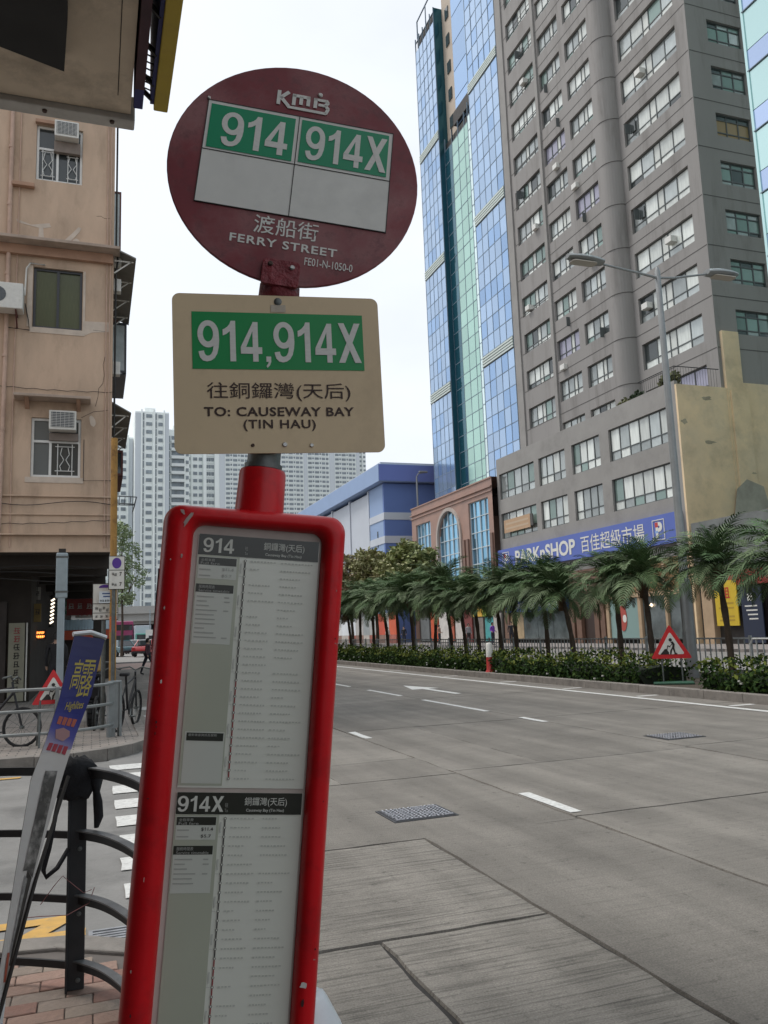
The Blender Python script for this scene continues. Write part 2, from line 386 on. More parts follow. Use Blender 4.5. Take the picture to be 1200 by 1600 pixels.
sheet('side_road_surface', [(-60, 4.3), (-.54, 4.44), (.2, 4.2), (.70, 3.4), (.70, 13), (.2, 11.2), (-60, 10.8)], -.004, M_SIDE, road)
sheet('crossing_patch', rect(.8, 6.4, 44.5, 55), .001, mat('red_road_patch', (.42, .3, .26), .85, var=.15, scale=1), road)

def mark(name, poly, m, z=.0045): return sheet(name, poly, z, m, road)
def paint_rect(name, x0, x1, y0, y1, m, z=.0045):
    rnd = random.Random(int(x0*11+y0*7)); j = lambda: rnd.uniform(-.008, .008)
    n = max(2, int((y1-y0)/.2)); L = [(x0+j(), y0+(y1-y0)*i/n) for i in range(n+1)]; Rr = [(x1+j(), y0+(y1-y0)*i/n) for i in range(n+1)]
    return mark(name, L+Rr[::-1], m, z)
paint_rect('edge_line', 10.12, 10.27, -4, 70, M_WHITE)
for y0, y1 in ((.2, 1.05), (5.98, 6.86), (11.3, 12.15), (16.7, 17.6), (22, 22.9), (27.4, 28.3), (33, 34), (39, 40)): paint_rect('lane_dash', 3.63, 3.74, y0, y1, M_WHITE)
for y0, y1 in ((5.2, 6.0), (11.55, 12.35), (13.6, 16.65), (18.0, 20.4), (22, 24.4), (26, 28.4), (30, 32.4), (34, 36.4), (38, 41)): paint_rect('lane_dash', 6.62, 6.73, y0, y1, M_WHITE)
mark('straight_arrow', [(7.86, 17.6), (8.02, 17.6), (8.02, 19.6), (8.3, 19.6), (7.94, 21.2), (7.58, 19.6), (7.86, 19.6)], M_WHITE)
for y in (11.6, 14.2, 17.0, 20.2, 24, 29): paint_rect('edge_tick', 10.38, 10.86, y, y+.14, M_WHITE)
for y0, y1 in ((5.3, 5.6), (5.92, 6.25), (6.58, 6.95), (7.28, 7.68), (8.02, 8.45), (8.8, 9.25), (9.6, 10.05), (10.35, 10.75)):
    paint_rect('crossing_dash', .20+.02*random.random(), .64, y0, y1, M_WHITE)
paint_rect('yellow_kerb_line', -2.5, -.02, 4.76, 4.87, M_YELLOW); paint_rect('yellow_kerb_line', -2.5, -.06, 5.02, 5.13, M_YELLOW)
mark('yellow_kerb_line', [(-.34, 4.87), (-.2, 4.87), (-.1, 5.02), (-.24, 5.02)], M_YELLOW)
paint_rect('yellow_kerb_line', -12, -.75, 10.36, 10.46, M_YELLOW)
for x, y in ((1.25, 17), (1.5, 15.5), (1.15, 19), (1.7, 21)):
    mark('worn_patch', [(x+.32*math.cos(a)*random.uniform(.6, 1.2), y+.55*math.sin(a)*random.uniform(.6, 1.2)) for a in [i*.7 for i in range(9)]], mat('worn_paint', (.42, .41, .39), .8, var=.3, scale=6), .006)

def drain_grate(x, y, w, d):
    f = B(); f.box(x, x+w, y, y+.02, -.01, .012); f.box(x, x+w, y+d-.02, y+d, -.01, .012); f.box(x, x+.02, y+.02, y+d-.02, -.01, .0115); f.box(x+w-.02, x+w, y+.02, y+d-.02, -.01, .0115)
    fr = f.obj('drain_grate', mat('grate_steel', (.3, .31, .33), .5, metal=.5, var=.3, scale=15), road)
    for i in range(7):
        t = y+.04+i*(d-.06)/7
        B().box(x+.02, x+w-.02, t, t+.022, -.008, .010).obj('grate_bar', mat('grate_steel', (.3, .31, .33), .5), fr)
drain_grate(.0, 4.47, .4, .32)

def manhole(label, x, y, w, d):
    t = thing('manhole_cover', label, 'manhole cover', (x, y, 0), .02)
    B().box(-w/2, w/2, -d/2, d/2, -.02, .006).obj('frame', M_GRATE, t, bevel=.004)
    B().box(-w/2+.02, w/2-.02, -d/2+.02, d/2-.02, -.02, .009).obj('plate', mat('worn_iron', (.06, .06, .065), .5, metal=.6, var=.35, scale=14), t)
    b = B(); n = 13
    for i in range(n):
        for j in range(9):
            px = -w/2+.05+(w-.1)*i/(n-1); py = -d/2+.045+(d-.09)*j/8
            a = random.choice((0, .78, 1.57)); c, s_ = math.cos(a)*.016, math.sin(a)*.016; e = .011
            b.bar((px-c, py-s_, .011), (px+c, py+s_, .011), e, .009)
    stuff(b.obj('tread_studs', mat('stud_steel', (.62, .62, .66), .4, metal=.5, var=.2, scale=30), t))
manhole('square studded iron manhole cover in the nearest lane', 2.53, 6.56, .56, .46)
manhole('dark square manhole cover in the lane nearest the hedge', 7.17, 9.14, .6, .5)

# ---- near pavement at the corner
arc1 = [(-.54+1.2*math.cos(a), 3.25+1.2*math.sin(a)) for a in [math.pi/2*i/12 for i in range(13)]]
nearpave = struct(B().prism([(-60, -14), (.66, -14)]+arc1+[(-60, 4.45)], -.04, .118).obj('pavement', M_PAVE))
def kerb_run(pts, parent, w=.16, top=.135, inside=-1):
    for (a, b_) in zip(pts[:-1], pts[1:]):
        d = Vector((b_[0]-a[0], b_[1]-a[1])); L = d.length; d.normalize(); n = Vector((-d.y, d.x))*inside
        g = .004
        q = [Vector(a)+d*g, Vector(b_)-d*g, Vector(b_)-d*g+n*w, Vector(a)+d*g+n*w]
        B().prism([tuple(p) for p in q], -.02, top+random.uniform(-.003, .003)).obj('kerbstone', M_KERB, parent, bevel=.008)
def arc_pts(c, r_, a0, a1, n): return [(c[0]+r_*math.cos(a0+(a1-a0)*i/n), c[1]+r_*math.sin(a0+(a1-a0)*i/n)) for i in range(n+1)]
kerb_run([(.68, -1.0+i*.85) for i in range(6)]+arc_pts((-.54, 3.25), 1.22, 0, math.pi/2, 4)[1:]+[(-.54-i*.9, 4.47) for i in range(1, 4)], nearpave, inside=1)
bm_ = [B().box(-.098, .098, -.048, .048, -.03, .0).mesh('brick', m, bevel=.003, segs=1) for m in M_BRICK]
for i in range(-12, 5):
    for j in range(0, 18):
        x = i*.2+(.1 if j % 2 else 0)+.02; y = 2.72+j*.1
        r2 = math.hypot(x+.54, y-3.25)
        if y > 3.2 and x > -.6 and r2 > .93: continue
        if x > .40 or y > 4.2: continue
        O('brick', random.choice(bm_), nearpave, loc=(x, y, .128+random.uniform(-.002, .003)), rot=(0, 0, random.uniform(-.012, .012)))
# ---- far corner pavement
A2 = arc_pts((-.65, 12.5), 1.42, -math.pi/2, 0, 8)
farpave = struct(B().prism([(-60, 11.08)]+A2+[(.77, 44), (-60, 44)], -.04, .125).obj('corner_pavement', M_TILE))
kerb_run([(-.65-i*1.0, 11.06) for i in range(8, 0, -1)]+arc_pts((-.65, 12.5), 1.44, -math.pi/2, 0, 5)+[(.79, 12.5+i*1.0) for i in range(1, 22)], farpave, inside=1, top=.14)
# ---- median, opposite carriageway, far pavement
med = struct(B().box(10.96, 15.2, -14, 75, -.04, .12).obj('median', M_SOIL))
kerb_run([(10.95, -4+i*1.0) for i in range(60)], med, inside=-1, w=.2, top=.16)
struct(sheet('opposite_road', rect(15.2, 27, -14, 400), -.006, M_ROADFAR))
fp = struct(B().box(27, 120, -14, 200, -.04, .13).obj('opposite_pavement', M_TILE2))

# ================================================================== bus stop in the foreground
M_RED = mat('case_red_paint', (.60, .008, .013), .33, spec=.3, var=.10, scale=5, dirt=((.26, .012, .014), .75, 7), bump=.10, bscale=9)
M_MAROON = mat('faded_maroon', (.20, .028, .036), .55, var=.2, scale=7, col2=(.275, .115, .115), dirt=((.11, .025, .03), .8, 34))
M_REDBR = mat('bracket_red', (.2, .02, .028), .5, var=.3, scale=30, bump=.5, bscale=60)
M_CREAM = mat('plate_cream', (.70, .54, .34), .5, var=.07, scale=5, dirt=((.45, .33, .2), .35, 9))
M_SIGNW = mat('sign_white', (.72, .71, .66), .5, var=.06, scale=14, dirt=((.5, .49, .46), .35, 10))
M_GREEN = mat('sign_green', (.0, .27, .12), .4, var=.06, scale=6)
M_GREEN2 = mat('sign_green_bright', (.0, .27, .065), .4, var=.06, scale=6)
M_BLACKINK = mat('ink_black', (.022, .018, .015), .6)
M_BROWNINK = mat('ink_brown', (.05, .025, .018), .6)
M_STEEL = mat('galvanised_grey', (.14, .15, .145), .5, metal=.5, var=.3, scale=14, bump=.1)
M_BOLT = mat('bolt_zinc', (.55, .55, .53), .35, metal=.8)
M_BOLTD = mat('bolt_rust', (.08, .05, .04), .6, metal=.4)
M_PAPER = mat('timetable_paper', (.76, .77, .68), .28, var=.04, scale=7, coat=.4)
M_PAPER2 = mat('timetable_paper_box', (.60, .62, .55), .28, coat=.4)
M_PAPER3 = mat('timetable_tint', (.46, .48, .38), .3, var=.05, scale=5, coat=.4)
M_BACK = mat('case_backing', (.55, .47, .42), .5, var=.12, scale=14)
M_STRIP = mat('timetable_header', (.028, .03, .022), .3, coat=.4)
M_INKG = mat('ink_grey', (.40, .41, .37), .5)
M_INKR = mat('ink_red', (.3, .06, .06), .5)

def frame(o, u, v, n): return Matrix(((u[0], v[0], n[0], o[0]), (u[1], v[1], n[1], o[1]), (u[2], v[2], n[2], o[2]), (0, 0, 0, 1)))
S = .84
F_CASE = frame((.2640, 1.3465, 1.6625), (.9894, -.1175, -.0859), (.0806, -.049, .9955), (-.1212, -.9919, -.039))
F_PLATE = frame((.2998, 1.3537, 1.9485), (.9903, -.1376, .0182), (-.0183, .0001, .9998), (-.1376, -.9905, -.0024))
F_DISC = frame((.3395, 1.371, 2.3375), (.9791, -.1622, -.1227), (.1357, .0715, .9882), (-.1515, -.9842, .092))
P0, PD = Vector((.2727, 1.397, 1.7503)), Vector((.0975, -.039, .995)).normalized()
PV = Vector((.0806, -.049, .9955)).normalized()
base = P0+PV*((.128-P0.z)/PV.z)
bus = thing('bus_stop_sign', 'leaning bus stop post with maroon disc, cream plate and red timetable case', 'bus stop', base)
RB = Matrix.Translation(-base)
def busmesh(name, b, m, **k):
    b.v = [tuple(Vector(p)-base) for p in b.v]; return b.obj(name, m, bus, **k)
busmesh('pole', B().tube([base, P0, P0+PD*.36, P0+PD*.375], [.029, .029, .029, .02], 20), M_STEEL, smooth=True)
busmesh('base_plate', B().lathe([(0, .02), (.11, .02), (.115, 0)], 20, c=base), M_STEEL)
def along(z): return P0+PD*((z-P0.z)/PD.z)
busmesh('collar', B().tube([along(1.70), along(1.778), along(1.784), along(1.786)], [.0425, .0405, .038, .030], 20), M_RED, smooth=True)
busmesh('clamp_ring', B().tube([along(1.786), along(1.794)], [.033, .033], 20), M_STEEL, smooth=True)
busmesh('disc_cap', B().tube([along(2.088), along(2.098), along(2.120)], [.031, .037, .036], 20), M_REDBR, smooth=True)

def rrect(x0, x1, y0, y1, r_, n=6):
    p = []
    for cx, cy, a in ((x1-r_, y1-r_, 0), (x0+r_, y1-r_, 90), (x0+r_, y0+r_, 180), (x1-r_, y0+r_, 270)):
        p += [(cx+r_*math.cos(R(a+90*i/n)), cy+r_*math.sin(R(a+90*i/n))) for i in range(n+1)]
    return p
# ---- timetable case (local frame: x right, y up, z towards the viewer), values scaled by S
outer = (-.194, .1715, -1.27, .054, .036); inner = (-.133, .122, -1.22, .0145, .022)
prof = [(0, -.085), (0, -.034), (.05, -.017), (.16, -.006), (.34, .001), (.55, .003), (.74, .001), (.88, -.006), (.97, -.016), (1, -.030)]
b = B(); loops = []
for t, d in prof:
    q = [a+(c-a)*t for a, c in zip(outer, inner)]
    loops.append([(x*S, y*S, d) for x, y in rrect(*q)])
n = len(loops[0])
for L in loops: b.v += L
for i in range(len(loops)-1):
    for k in range(n): b.f.append((i*n+k, i*n+(k+1) % n, (i+1)*n+(k+1) % n, (i+1)*n+k)); b.m.append(0)
b.f.append(tuple(range(n))[::-1]); b.m.append(0)
case = O('timetable_case', b.mesh('timetable_case', M_RED, smooth='all'), bus, mtx=RB @ F_CASE)
def flat(name, parent, u0, u1, v0, v1, z, m, r_=0, s=1.0):
    p = rrect(u0*s, u1*s, v0*s, v1*s, r_*s) if r_ else rect(u0*s, u1*s, v0*s, v1*s)
    return B().add([(x, y, z) for x, y in p], [tuple(range(len(p)))]).obj(name, m, parent)
ZB = -.0235
flat('backing_board', case, -.136, .125, -1.23, .018, ZB, M_BACK, s=S)
def sheetp(v0, v1): flat('paper', case, -.1235, .1185, v0, v1, ZB+.0015, M_PAPER, s=S)
sheetp(-.490, -.002); sheetp(-1.0, -.4985)
def ctext(body, m, u0, u1, v0, v1, bold=0, z=.0035, sp=1.0): text(body, m, case, (u0+u1)/2*S, (v0+v1)/2*S, abs(u1-u0)*S, abs(v1-v0)*S, ZB+z, bold, spacing=sp)
M_INKW = mat('ink_pale', (.66, .67, .6), .4)
for top, rt, rw in ((-.002, '914', -.0525), (-.4985, '914X', -.0335)):
    t = top
    flat('header_strip', case, -.1222, .1172, t-.0405, t, ZB+.0028, M_STRIP, s=S)
    u0_ = -.113 if top > -.1 else -.12; numerals(rt, M_INKW, case, (u0_+rw)/2*S, (t-.021)*S, (rw-u0_)*S, .029*S, ZB+.0035)
    ctext('往', M_INKG, -.031, -.025, t-.027, t-.019)
    ctext('To', M_INKG, -.031, -.025, t-.036, t-.030)
    ctext('銅鑼灣(天后)', M_INKW, .006, .088, t-.026, t-.008, .003)
    ctext('Causeway Bay (Tin Hau)', M_INKW, .010, .083, t-.0365, t-.0295, .01)
    # tinted empty column and boxes on the left
    flat('tinted_column', case, -.1228, -.040, t-.484 if top > -.1 else t-.49, t-.0415, ZB+.0022, M_PAPER3, s=S)
    flat('fare_box', case, -.1195, -.0445, t-.0875, t-.0445, ZB+.0026, M_PAPER2, s=S); flat('fare_header', case, -.119, -.0455, t-.0605, t-.0455, ZB+.003, M_STRIP, s=S)
    flat('schedule_box', case, -.1205, -.0465, t-(.215 if top > -.1 else .185), t-.0985, ZB+.0026, M_PAPER2, s=S); flat('schedule_header', case, -.1205, -.0475, t-.1145, t-.0985, ZB+.003, M_STRIP, s=S)
    ctext('全程車費', M_INKG, -.115, -.088, t-.0535, t-.048); ctext('Full fare', M_INKG, -.115, -.078, t-.0598, t-.0548)
    ctext('服務時間表', M_INKG, -.115, -.084, t-.107, t-.1005); ctext('Service timetable', M_INKG, -.115, -.055, t-.1135, t-.1085)
    ctext('$11.4', M_BLACKINK if top < -.1 else M_INKG, -.072, -.050, t-.0715, t-.0645, .01); ctext('$5.7', M_BLACKINK if top < -.1 else M_INKG, -.072, -.053, t-.084, t-.0775)
    b = B(); rnd = random.Random(3)
    for i in range(10 if top > -.1 else 6):
        v = t-.122-i*.0088
        if rnd.random() < .75: b.add([(x*S, y*S, ZB+.0031) for x, y in rect(-.117, -.117+rnd.uniform(.018, .045), v-.0022, v)], [(0, 1, 2, 3)])
        if rnd.random() < .5: b.add([(x*S, y*S, ZB+.0031) for x, y in rect(-.064, -.064+rnd.uniform(.006, .012), v-.0025, v)], [(0, 1, 2, 3)])
    for i in range(2): b.add([(x*S, y*S, ZB+.0031) for x, y in rect(-.117, -.095, t-.071-i*.012, t-.0685-i*.012)], [(0, 1, 2, 3)])
    stuff(b.obj('schedule_print', M_INKG, case))
    # route line with stops and stop names
    y0, y1 = t-.048, (t-.470 if top > -.1 else t-.49); N = 27 if top > -.1 else 26
    lx = lambda v: -.0285
    b = B()
    step = (y0-y1)/N
    for i in range(N):
        ya, yb = y0-i*step-.0028, y0-(i+1)*step+.0028
        b.add([(x*S, y*S, ZB+.0031) for x, y in rect(-.0298, -.0272, yb, ya)], [(0, 1, 2, 3)], 0 if i < N*.55 else 1)
    stuff(b.obj('route_line', [mat('ink_line', (.09, .085, .08), .5), M_INKR], case))
    b = B()
    for i in range(N+1):
        y = y0-i*step
        o_ = [((-.0285+.0028*math.cos(a))*S, (y+.0028*math.sin(a))*S, ZB+.0036) for a in [k*.7854 for k in range(8)]]
        i_ = [((-.0285+.0017*math.cos(a))*S, (y+.0017*math.sin(a))*S, ZB+.0036) for a in [k*.7854 for k in range(8)]]
        b.add(o_+i_, [(k, (k+1) % 8, 8+(k+1) % 8, 8+k) for k in range(8)]); b.add(i_, [tuple(range(8))], 1)
    stuff(b.obj('stop_rings', [mat('ink_line', (.09, .085, .08), .5), M_PAPER], case))
    b = B()
    for i in range(N+1):
        y = y0-i*step
        for x0, wmax in ((-.018, .05), (.043, .062)):
            if rnd.random() < .93:
                w = rnd.uniform(.35, 1)*wmax; x = x0
                while x < x0+w:
                    cw = rnd.uniform(.0035, .006)
                    b.add([(xx*S, yy*S, ZB+.0031) for xx, yy in rect(x, x+cw*.8, y-.0014+rnd.uniform(-.0006, .0006), y+.0014)], [(0, 1, 2, 3)]); x += cw+.0016
        if i % 4 == 2: b.add([(xx*S, yy*S, ZB+.0031) for xx, yy in rect(-.0395, -.033, y-.0005, y+.0005)], [(0, 1, 2, 3)])
        if i % 4 == 1: b.add([(xx*S, yy*S, ZB+.0031) for xx, yy in rect(-.0375, -.0345, y-.010, y+.010)], [(0, 1, 2, 3)])
    stuff(b.obj('stop_names_print', mat('ink_faint', (.58, .59, .53), .5), case))
flat('notice_box', case, -.1175, -.0425, -.482, -.385, ZB+.0026, M_PAPER2, s=S); flat('notice_header', case, -.1145, -.0445, -.402, -.387, ZB+.003, M_STRIP, s=S)
ctext('最新乘客資訊及服務', M_INKG, -.111, -.057, -.3935, -.3885)
# wear on the case: bare primer and chips
chip = mat('bare_primer', (.40, .30, .27), .6, var=.3, scale=30); chipd = mat('chip_dark', (.05, .01, .01), .7); chipw = mat('chip_pale', (.62, .57, .53), .6)
def blob(name, cx, cy, rx, ry, z, m, seed, rot=0, nrm=None):
    rnd = random.Random(seed); p = []
    for k in range(12):
        a = k*math.pi/6; q = rnd.uniform(.65, 1.15); x, y = rx*q*math.cos(a), ry*q*math.sin(a)
        p.append(((cx+x*math.cos(rot)-y*math.sin(rot))*S, (cy+x*math.sin(rot)+y*math.cos(rot))*S, z))
    return B().add(p, [tuple(range(12))]).obj(name, m, case)
blob('paint_chip', -.146, .022, .004, .019, .0042, chip, 1, -.5); blob('paint_chip', -.157, .036, .003, .007, .0035, chip, 2, .6)
blob('paint_chip', .1395, -.842, .008, .006, .0052, chipw, 3); blob('paint_chip', .1405, -.873, .003, .009, .0052, chipd, 4)
blob('paint_chip', -.152, -.05, .002, .004, .0042, chip, 5); blob('paint_chip', -.1695, -.29, .0018, .0045, .0018, chipw, 6); blob('paint_chip', -.168, -.65, .0015, .006, .0018, chipw, 7)
b = B(); rnd = random.Random(8)     # dull pink strip with uneven edges on the left flank
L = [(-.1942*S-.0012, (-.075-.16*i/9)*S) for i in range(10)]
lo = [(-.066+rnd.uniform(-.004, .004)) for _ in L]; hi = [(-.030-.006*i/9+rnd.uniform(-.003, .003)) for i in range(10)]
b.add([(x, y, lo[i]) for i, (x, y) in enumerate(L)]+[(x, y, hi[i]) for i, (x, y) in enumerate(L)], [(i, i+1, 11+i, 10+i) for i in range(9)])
b.obj('flank_strip', mat('flank_pink', (.42, .27, .26), .55, var=.15, scale=20), case)

rnd = random.Random(19)
for k in range(16):
    sd_ = rnd.choice((0, 1)); yy = rnd.uniform(-.9, .0)
    blob('paint_chip', (-.172 if sd_ else .158)+rnd.uniform(-.006, .006), yy, rnd.uniform(.0008, .0022), rnd.uniform(.001, .004), .0022 if sd_ else .0036, rnd.choice((chip, chipd, chipd)), 50+k)
# ---- cream destination plate
plate = O('destination_plate', B().prism(rrect(-.18, .18, -.1414, .1414, .013), -.0015, .0015).mesh('destination_plate', M_CREAM, recalc=True), bus, mtx=RB @ F_PLATE)
flat('green_band', plate, -.1477, .1500, .0062, .1086, .0022, M_GREEN2)
numerals('914,914X', M_SIGNW, plate, .0035, .0565, .284, .073, .003)
text('往銅鑼灣(天后)', M_BROWNINK, plate, -.001, -.0335, .2475, .033, .0024, .003)
text('TO: CAUSEWAY BAY', M_BROWNINK, plate, -.0015, -.0688, .258, .0165, .0024, .025, spacing=1.08)
text('(TIN HAU)', M_BROWNINK, plate, -.003, -.093, .124, .0205, .0024, .02, spacing=1.1)
def bolt(parent, u, v, r_, m, z=0, name='bolt'):
    return B().lathe([(0, .004), (r_*.7, .004), (r_, .0025), (r_, -.001)], 10, c=(u, v, z)).obj(name, m, parent, smooth=True)
bolt(plate, .0011, .1303, .007, M_STEEL); bolt(plate, -.0503, -.1276, .0032, M_BOLTD); bolt(plate, .0042, -.1269, .0045, M_BOLT); bolt(plate, .0505, -.1284, .0038, M_BOLT)
flat('tape_residue', plate, -.012, .014, .111, .124, .0024, mat('tape', (.5, .43, .34), .4, var=.2, scale=60))
# ---- maroon route disc
disc = O('route_disc', B().lathe([(0, -.003), (.2285, -.003), (.23, -.002), (.23, .002), (.2285, .003), (.0, .003)], 72).mesh('route_disc', M_MAROON), bus, mtx=RB @ F_DISC)
flat('route_panel', disc, -.1715, .1745, -.0915, .1215, .0045, M_SIGNW)
flat('green_panel', disc, -.1655, -.0105, .022, .1145, .0055, M_GREEN); flat('green_panel', disc, .0015, .1675, .024, .1155, .0055, M_GREEN)
numerals('914', M_SIGNW, disc, -.082, .0665, .122, .073, .0062); numerals('914X', M_SIGNW, disc, .0885, .069, .154, .074, .0062)
b = B()
for u0, u1, v0, v1 in ((-.0045, -.003, -.0915, .1215), (-.1715, .1745, .0165, .018), (-.1725, -.1712, -.0915, .1215), (.1745, .1758, -.0915, .1215), (-.1725, .1758, -.0928, -.0913), (-.1725, .1758, .1215, .1228)):
    b.box(u0, u1, v0, v1, .003, .0053)
b.obj('panel_joints', M_BLACKINK, disc)
text('渡船街', M_SIGNW, disc, -.0055, -.1165, .116, .037, .0042, .004); text('FERRY STREET', M_SIGNW, disc, -.0065, -.1515, .192, .0165, .0042, .02, spacing=1.12)
text('FE01-N-1050-0', M_SIGNW, disc, .0765, -.1765, .087, .0155, .0042, .005)
b = B(); T = .0068
def st(p, q, w=T): b.bar((*p, .0042), (*q, .0042), w, .0012)
st((-.0465, .1405), (-.0465, .1715)); st((-.0435, .1555), (-.0285, .1715)); st((-.0435, .158), (-.0275, .1405)); st((-.029, .1385), (.0440, .1385), .0056)
st((-.0180, .1445), (-.0180, .1690)); st((-.0045, .1480), (-.0045, .1660)); st((.0090, .1480), (.0090, .1690)); st((-.0212, .1662), (.0122, .1662))
st((.0225, .1470), (.0225, .1690)); st((.0195, .1662), (.0430, .1662), .0058); st((.0425, .1680), (.0465, .1620), .006); st((.0465, .1630), (.0405, .1560), .006); st((.0280, .1555), (.0430, .1555), .0055); st((.0410, .1565), (.0478, .1490), .006); st((.0475, .1500), (.0430, .1378), .0062)
b.obj('operator_emblem', M_SIGNW, disc)
B().prism(rrect(-.040, .0265, -.236, -.186, .008), .003, .012).obj('mounting_bracket', M_REDBR, disc, bevel=.002)
bolt(disc, -.026, -.197, .0045, M_BOLTD, .012); bolt(disc, .0125, -.199, .0045, M_BOLT, .012); bolt(disc, .030, .1715+.006, .0045, M_SIGNW, .003); bolt(disc, -.172, .126, .003, M_SIGNW, .003)
for (u_, v_, w_, h_, m_) in ((.125, .1385, .018, .012, 'streak'), (.10, -.128, .022, .006, 'streak')): pass

# ---- white plastic scrap behind the case
tg = thing('plastic_bag', 'white plastic bag slumped behind the right foot of the timetable case', 'bag', (.352, 1.50, .128))
b = B(); rnd = random.Random(6); pf = [(.752, .02), (.75, .036), (.742, .044), (.70, .066), (.62, .080), (.5, .088), (.3, .095), (.1, .10), (0, .09)]; n = 18
for i, (z, r_) in enumerate(pf):
    for k in range(n): a = 2*math.pi*k/n; q = 1+.05*math.sin(3*a+i*.8)+rnd.uniform(-.03, .03); b.v.append((r_*q*math.cos(a), r_*q*.8*math.sin(a), z+rnd.uniform(-.004, .004)))
for i in range(len(pf)-1):
    for k in range(n): b.f.append((i*n+k, i*n+(k+1) % n, (i+1)*n+(k+1) % n, (i+1)*n+k)); b.m.append(0)
b.f.append(tuple(range(n))); b.m.append(0)
b.obj('bag_skin', mat('white_plastic', (.66, .68, .70), .35, var=.1, scale=20), tg, smooth='all')
B().tube([(0, 0, .745), (.006, -.004, .765), (-.01, .004, .78)], [.014, .018, .006], 8).obj('knot', mat('white_plastic', (.66, .68, .70), .35), tg, smooth=True)

def glyph(parent, m, x, y, z, s, seed, name='character', mtx=None):
    """illegible brush character: a few crossed strokes filling a square"""
    rnd = random.Random(seed); b = B(); w = s*.11
    for k in range(3): zz = (-.38+.38*k+rnd.uniform(-.06, .06))*s; b.box(-s*rnd.uniform(.25, .48), s*rnd.uniform(.25, .48), -.002, .0, zz-w/2, zz+w/2)
    for k in range(2): xx = (-.22+.44*k+rnd.uniform(-.1, .1))*s; b.box(xx-w/2, xx+w/2, -.0035, -.0005, -s*rnd.uniform(.2, .48), s*rnd.uniform(.2, .48))
    b.bar((0, -.003, 0), (rnd.choice((-1, 1))*.4*s, -.003, -.45*s), .002, w, up=(0, 0, 1))
    if mtx is None: mtx = Matrix.Translation((x, y, z))
    return O(name, b.mesh(name, m), parent, mtx=mtx)

# ================================================================== near building over our heads
M_SOFFIT = mat('soffit_plaster', (.62, .515, .40), .9, var=.16, scale=1.6, dirt=((.2, .165, .13), .7, 1.8), bump=.2, bscale=14)
M_TRIM = mat('trim_grey', (.5, .48, .45), .85, var=.2, scale=6, dirt=((.3, .28, .26), .6, 7))
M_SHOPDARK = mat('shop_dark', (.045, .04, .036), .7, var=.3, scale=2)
nb = thing('overhanging_building', 'plaster soffit of a building projecting over the pavement at upper left', 'building', (-8, -12, .12))
def nbp(name, b, m, **k): return shift(b, nb).obj(name, m, nb, **k)
nbp('upper_storeys', B().box(-10, .16, -16, 4.56, 4.5, 16), M_SOFFIT)
nbp('drip_edge', B().box(-10, .185, 4.565, 4.665, 4.465, 4.62), M_TRIM, bevel=.008)
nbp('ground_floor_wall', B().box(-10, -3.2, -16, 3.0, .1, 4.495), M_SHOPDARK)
for i, x in enumerate((.085,)): nbp('soffit_joint', B().box(x, x+.004, 1.5, 4.40-.1*i, 4.4975, 4.4995), M_JOINT)
b = B().prism([(-2.2, 1.6), (-.145, 1.6), (-.155, 3.75), (-.182, 4.14), (-.48, 4.035), (-2.2, 3.5)], 4.40, 4.499)
nbp('dark_hatch', b, mat('hatch_dark', (.018, .017, .017), .75, var=.4, scale=3))
for x, y in ((-.30, 4.60), (.06, 4.60)): nbp('fixing_bolt', B().lathe([(0, -.012), (.012, -.012), (.014, 0)], 8, c=(x, y, 4.465)), M_BOLTD)
# hanging signs on its edge
M_MARSIGN = mat('sign_maroon', (.05, .012, .022), .6, var=.3, scale=8); M_BLUESIGN = mat('sign_navy', (.015, .018, .12), .55, var=.2, scale=8); M_YELSIGN = mat('sign_yellow', (.45, .33, .035), .6, var=.12, scale=4, dirt=((.3, .2, .05), .5, 8))
ys = thing('hanging_sign', 'yellow sign box edge hanging from the soffit at top left', 'sign', (.32, 3.0, 4.5))
shift(B().box(.283, .362, 1.2, 4.49, 4.50, 5.5), ys).obj('yellow_panel', M_YELSIGN, ys, bevel=.006)
shift(B().box(.262, .2825, 1.2, 4.46, 4.52, 5.5), ys).obj('navy_back', M_BLUESIGN, ys)
ms = thing('sign_frame', 'dark maroon sign frame beside the yellow sign box, navy at its tip', 'sign', (.19, 3.0, 4.5))
shift(B().box(.172, .222, 1.2, 4.28, 4.47, 5.4), ms).obj('maroon_board', M_MARSIGN, ms, bevel=.004); shift(B().box(.172, .222, 4.282, 4.46, 4.475, 5.4), ms).obj('navy_tip', M_BLUESIGN, ms, bevel=.004)
for y in (1.6, 2.4, 3.2, 3.72, 4.0, 4.25, 4.38): shift(B().bar((.22, y, 4.54), (.27, y+.05, 4.53), .012, .03), ms).obj('bracket', M_BLACKINK, ms)
b = B()
for i in range(6): b.bar((.225, 4.05+i*.055, 4.52), (.262, 4.08+i*.055, 4.53), .006, .006)
shift(b, ms).obj('wires', M_BLACKINK, ms)

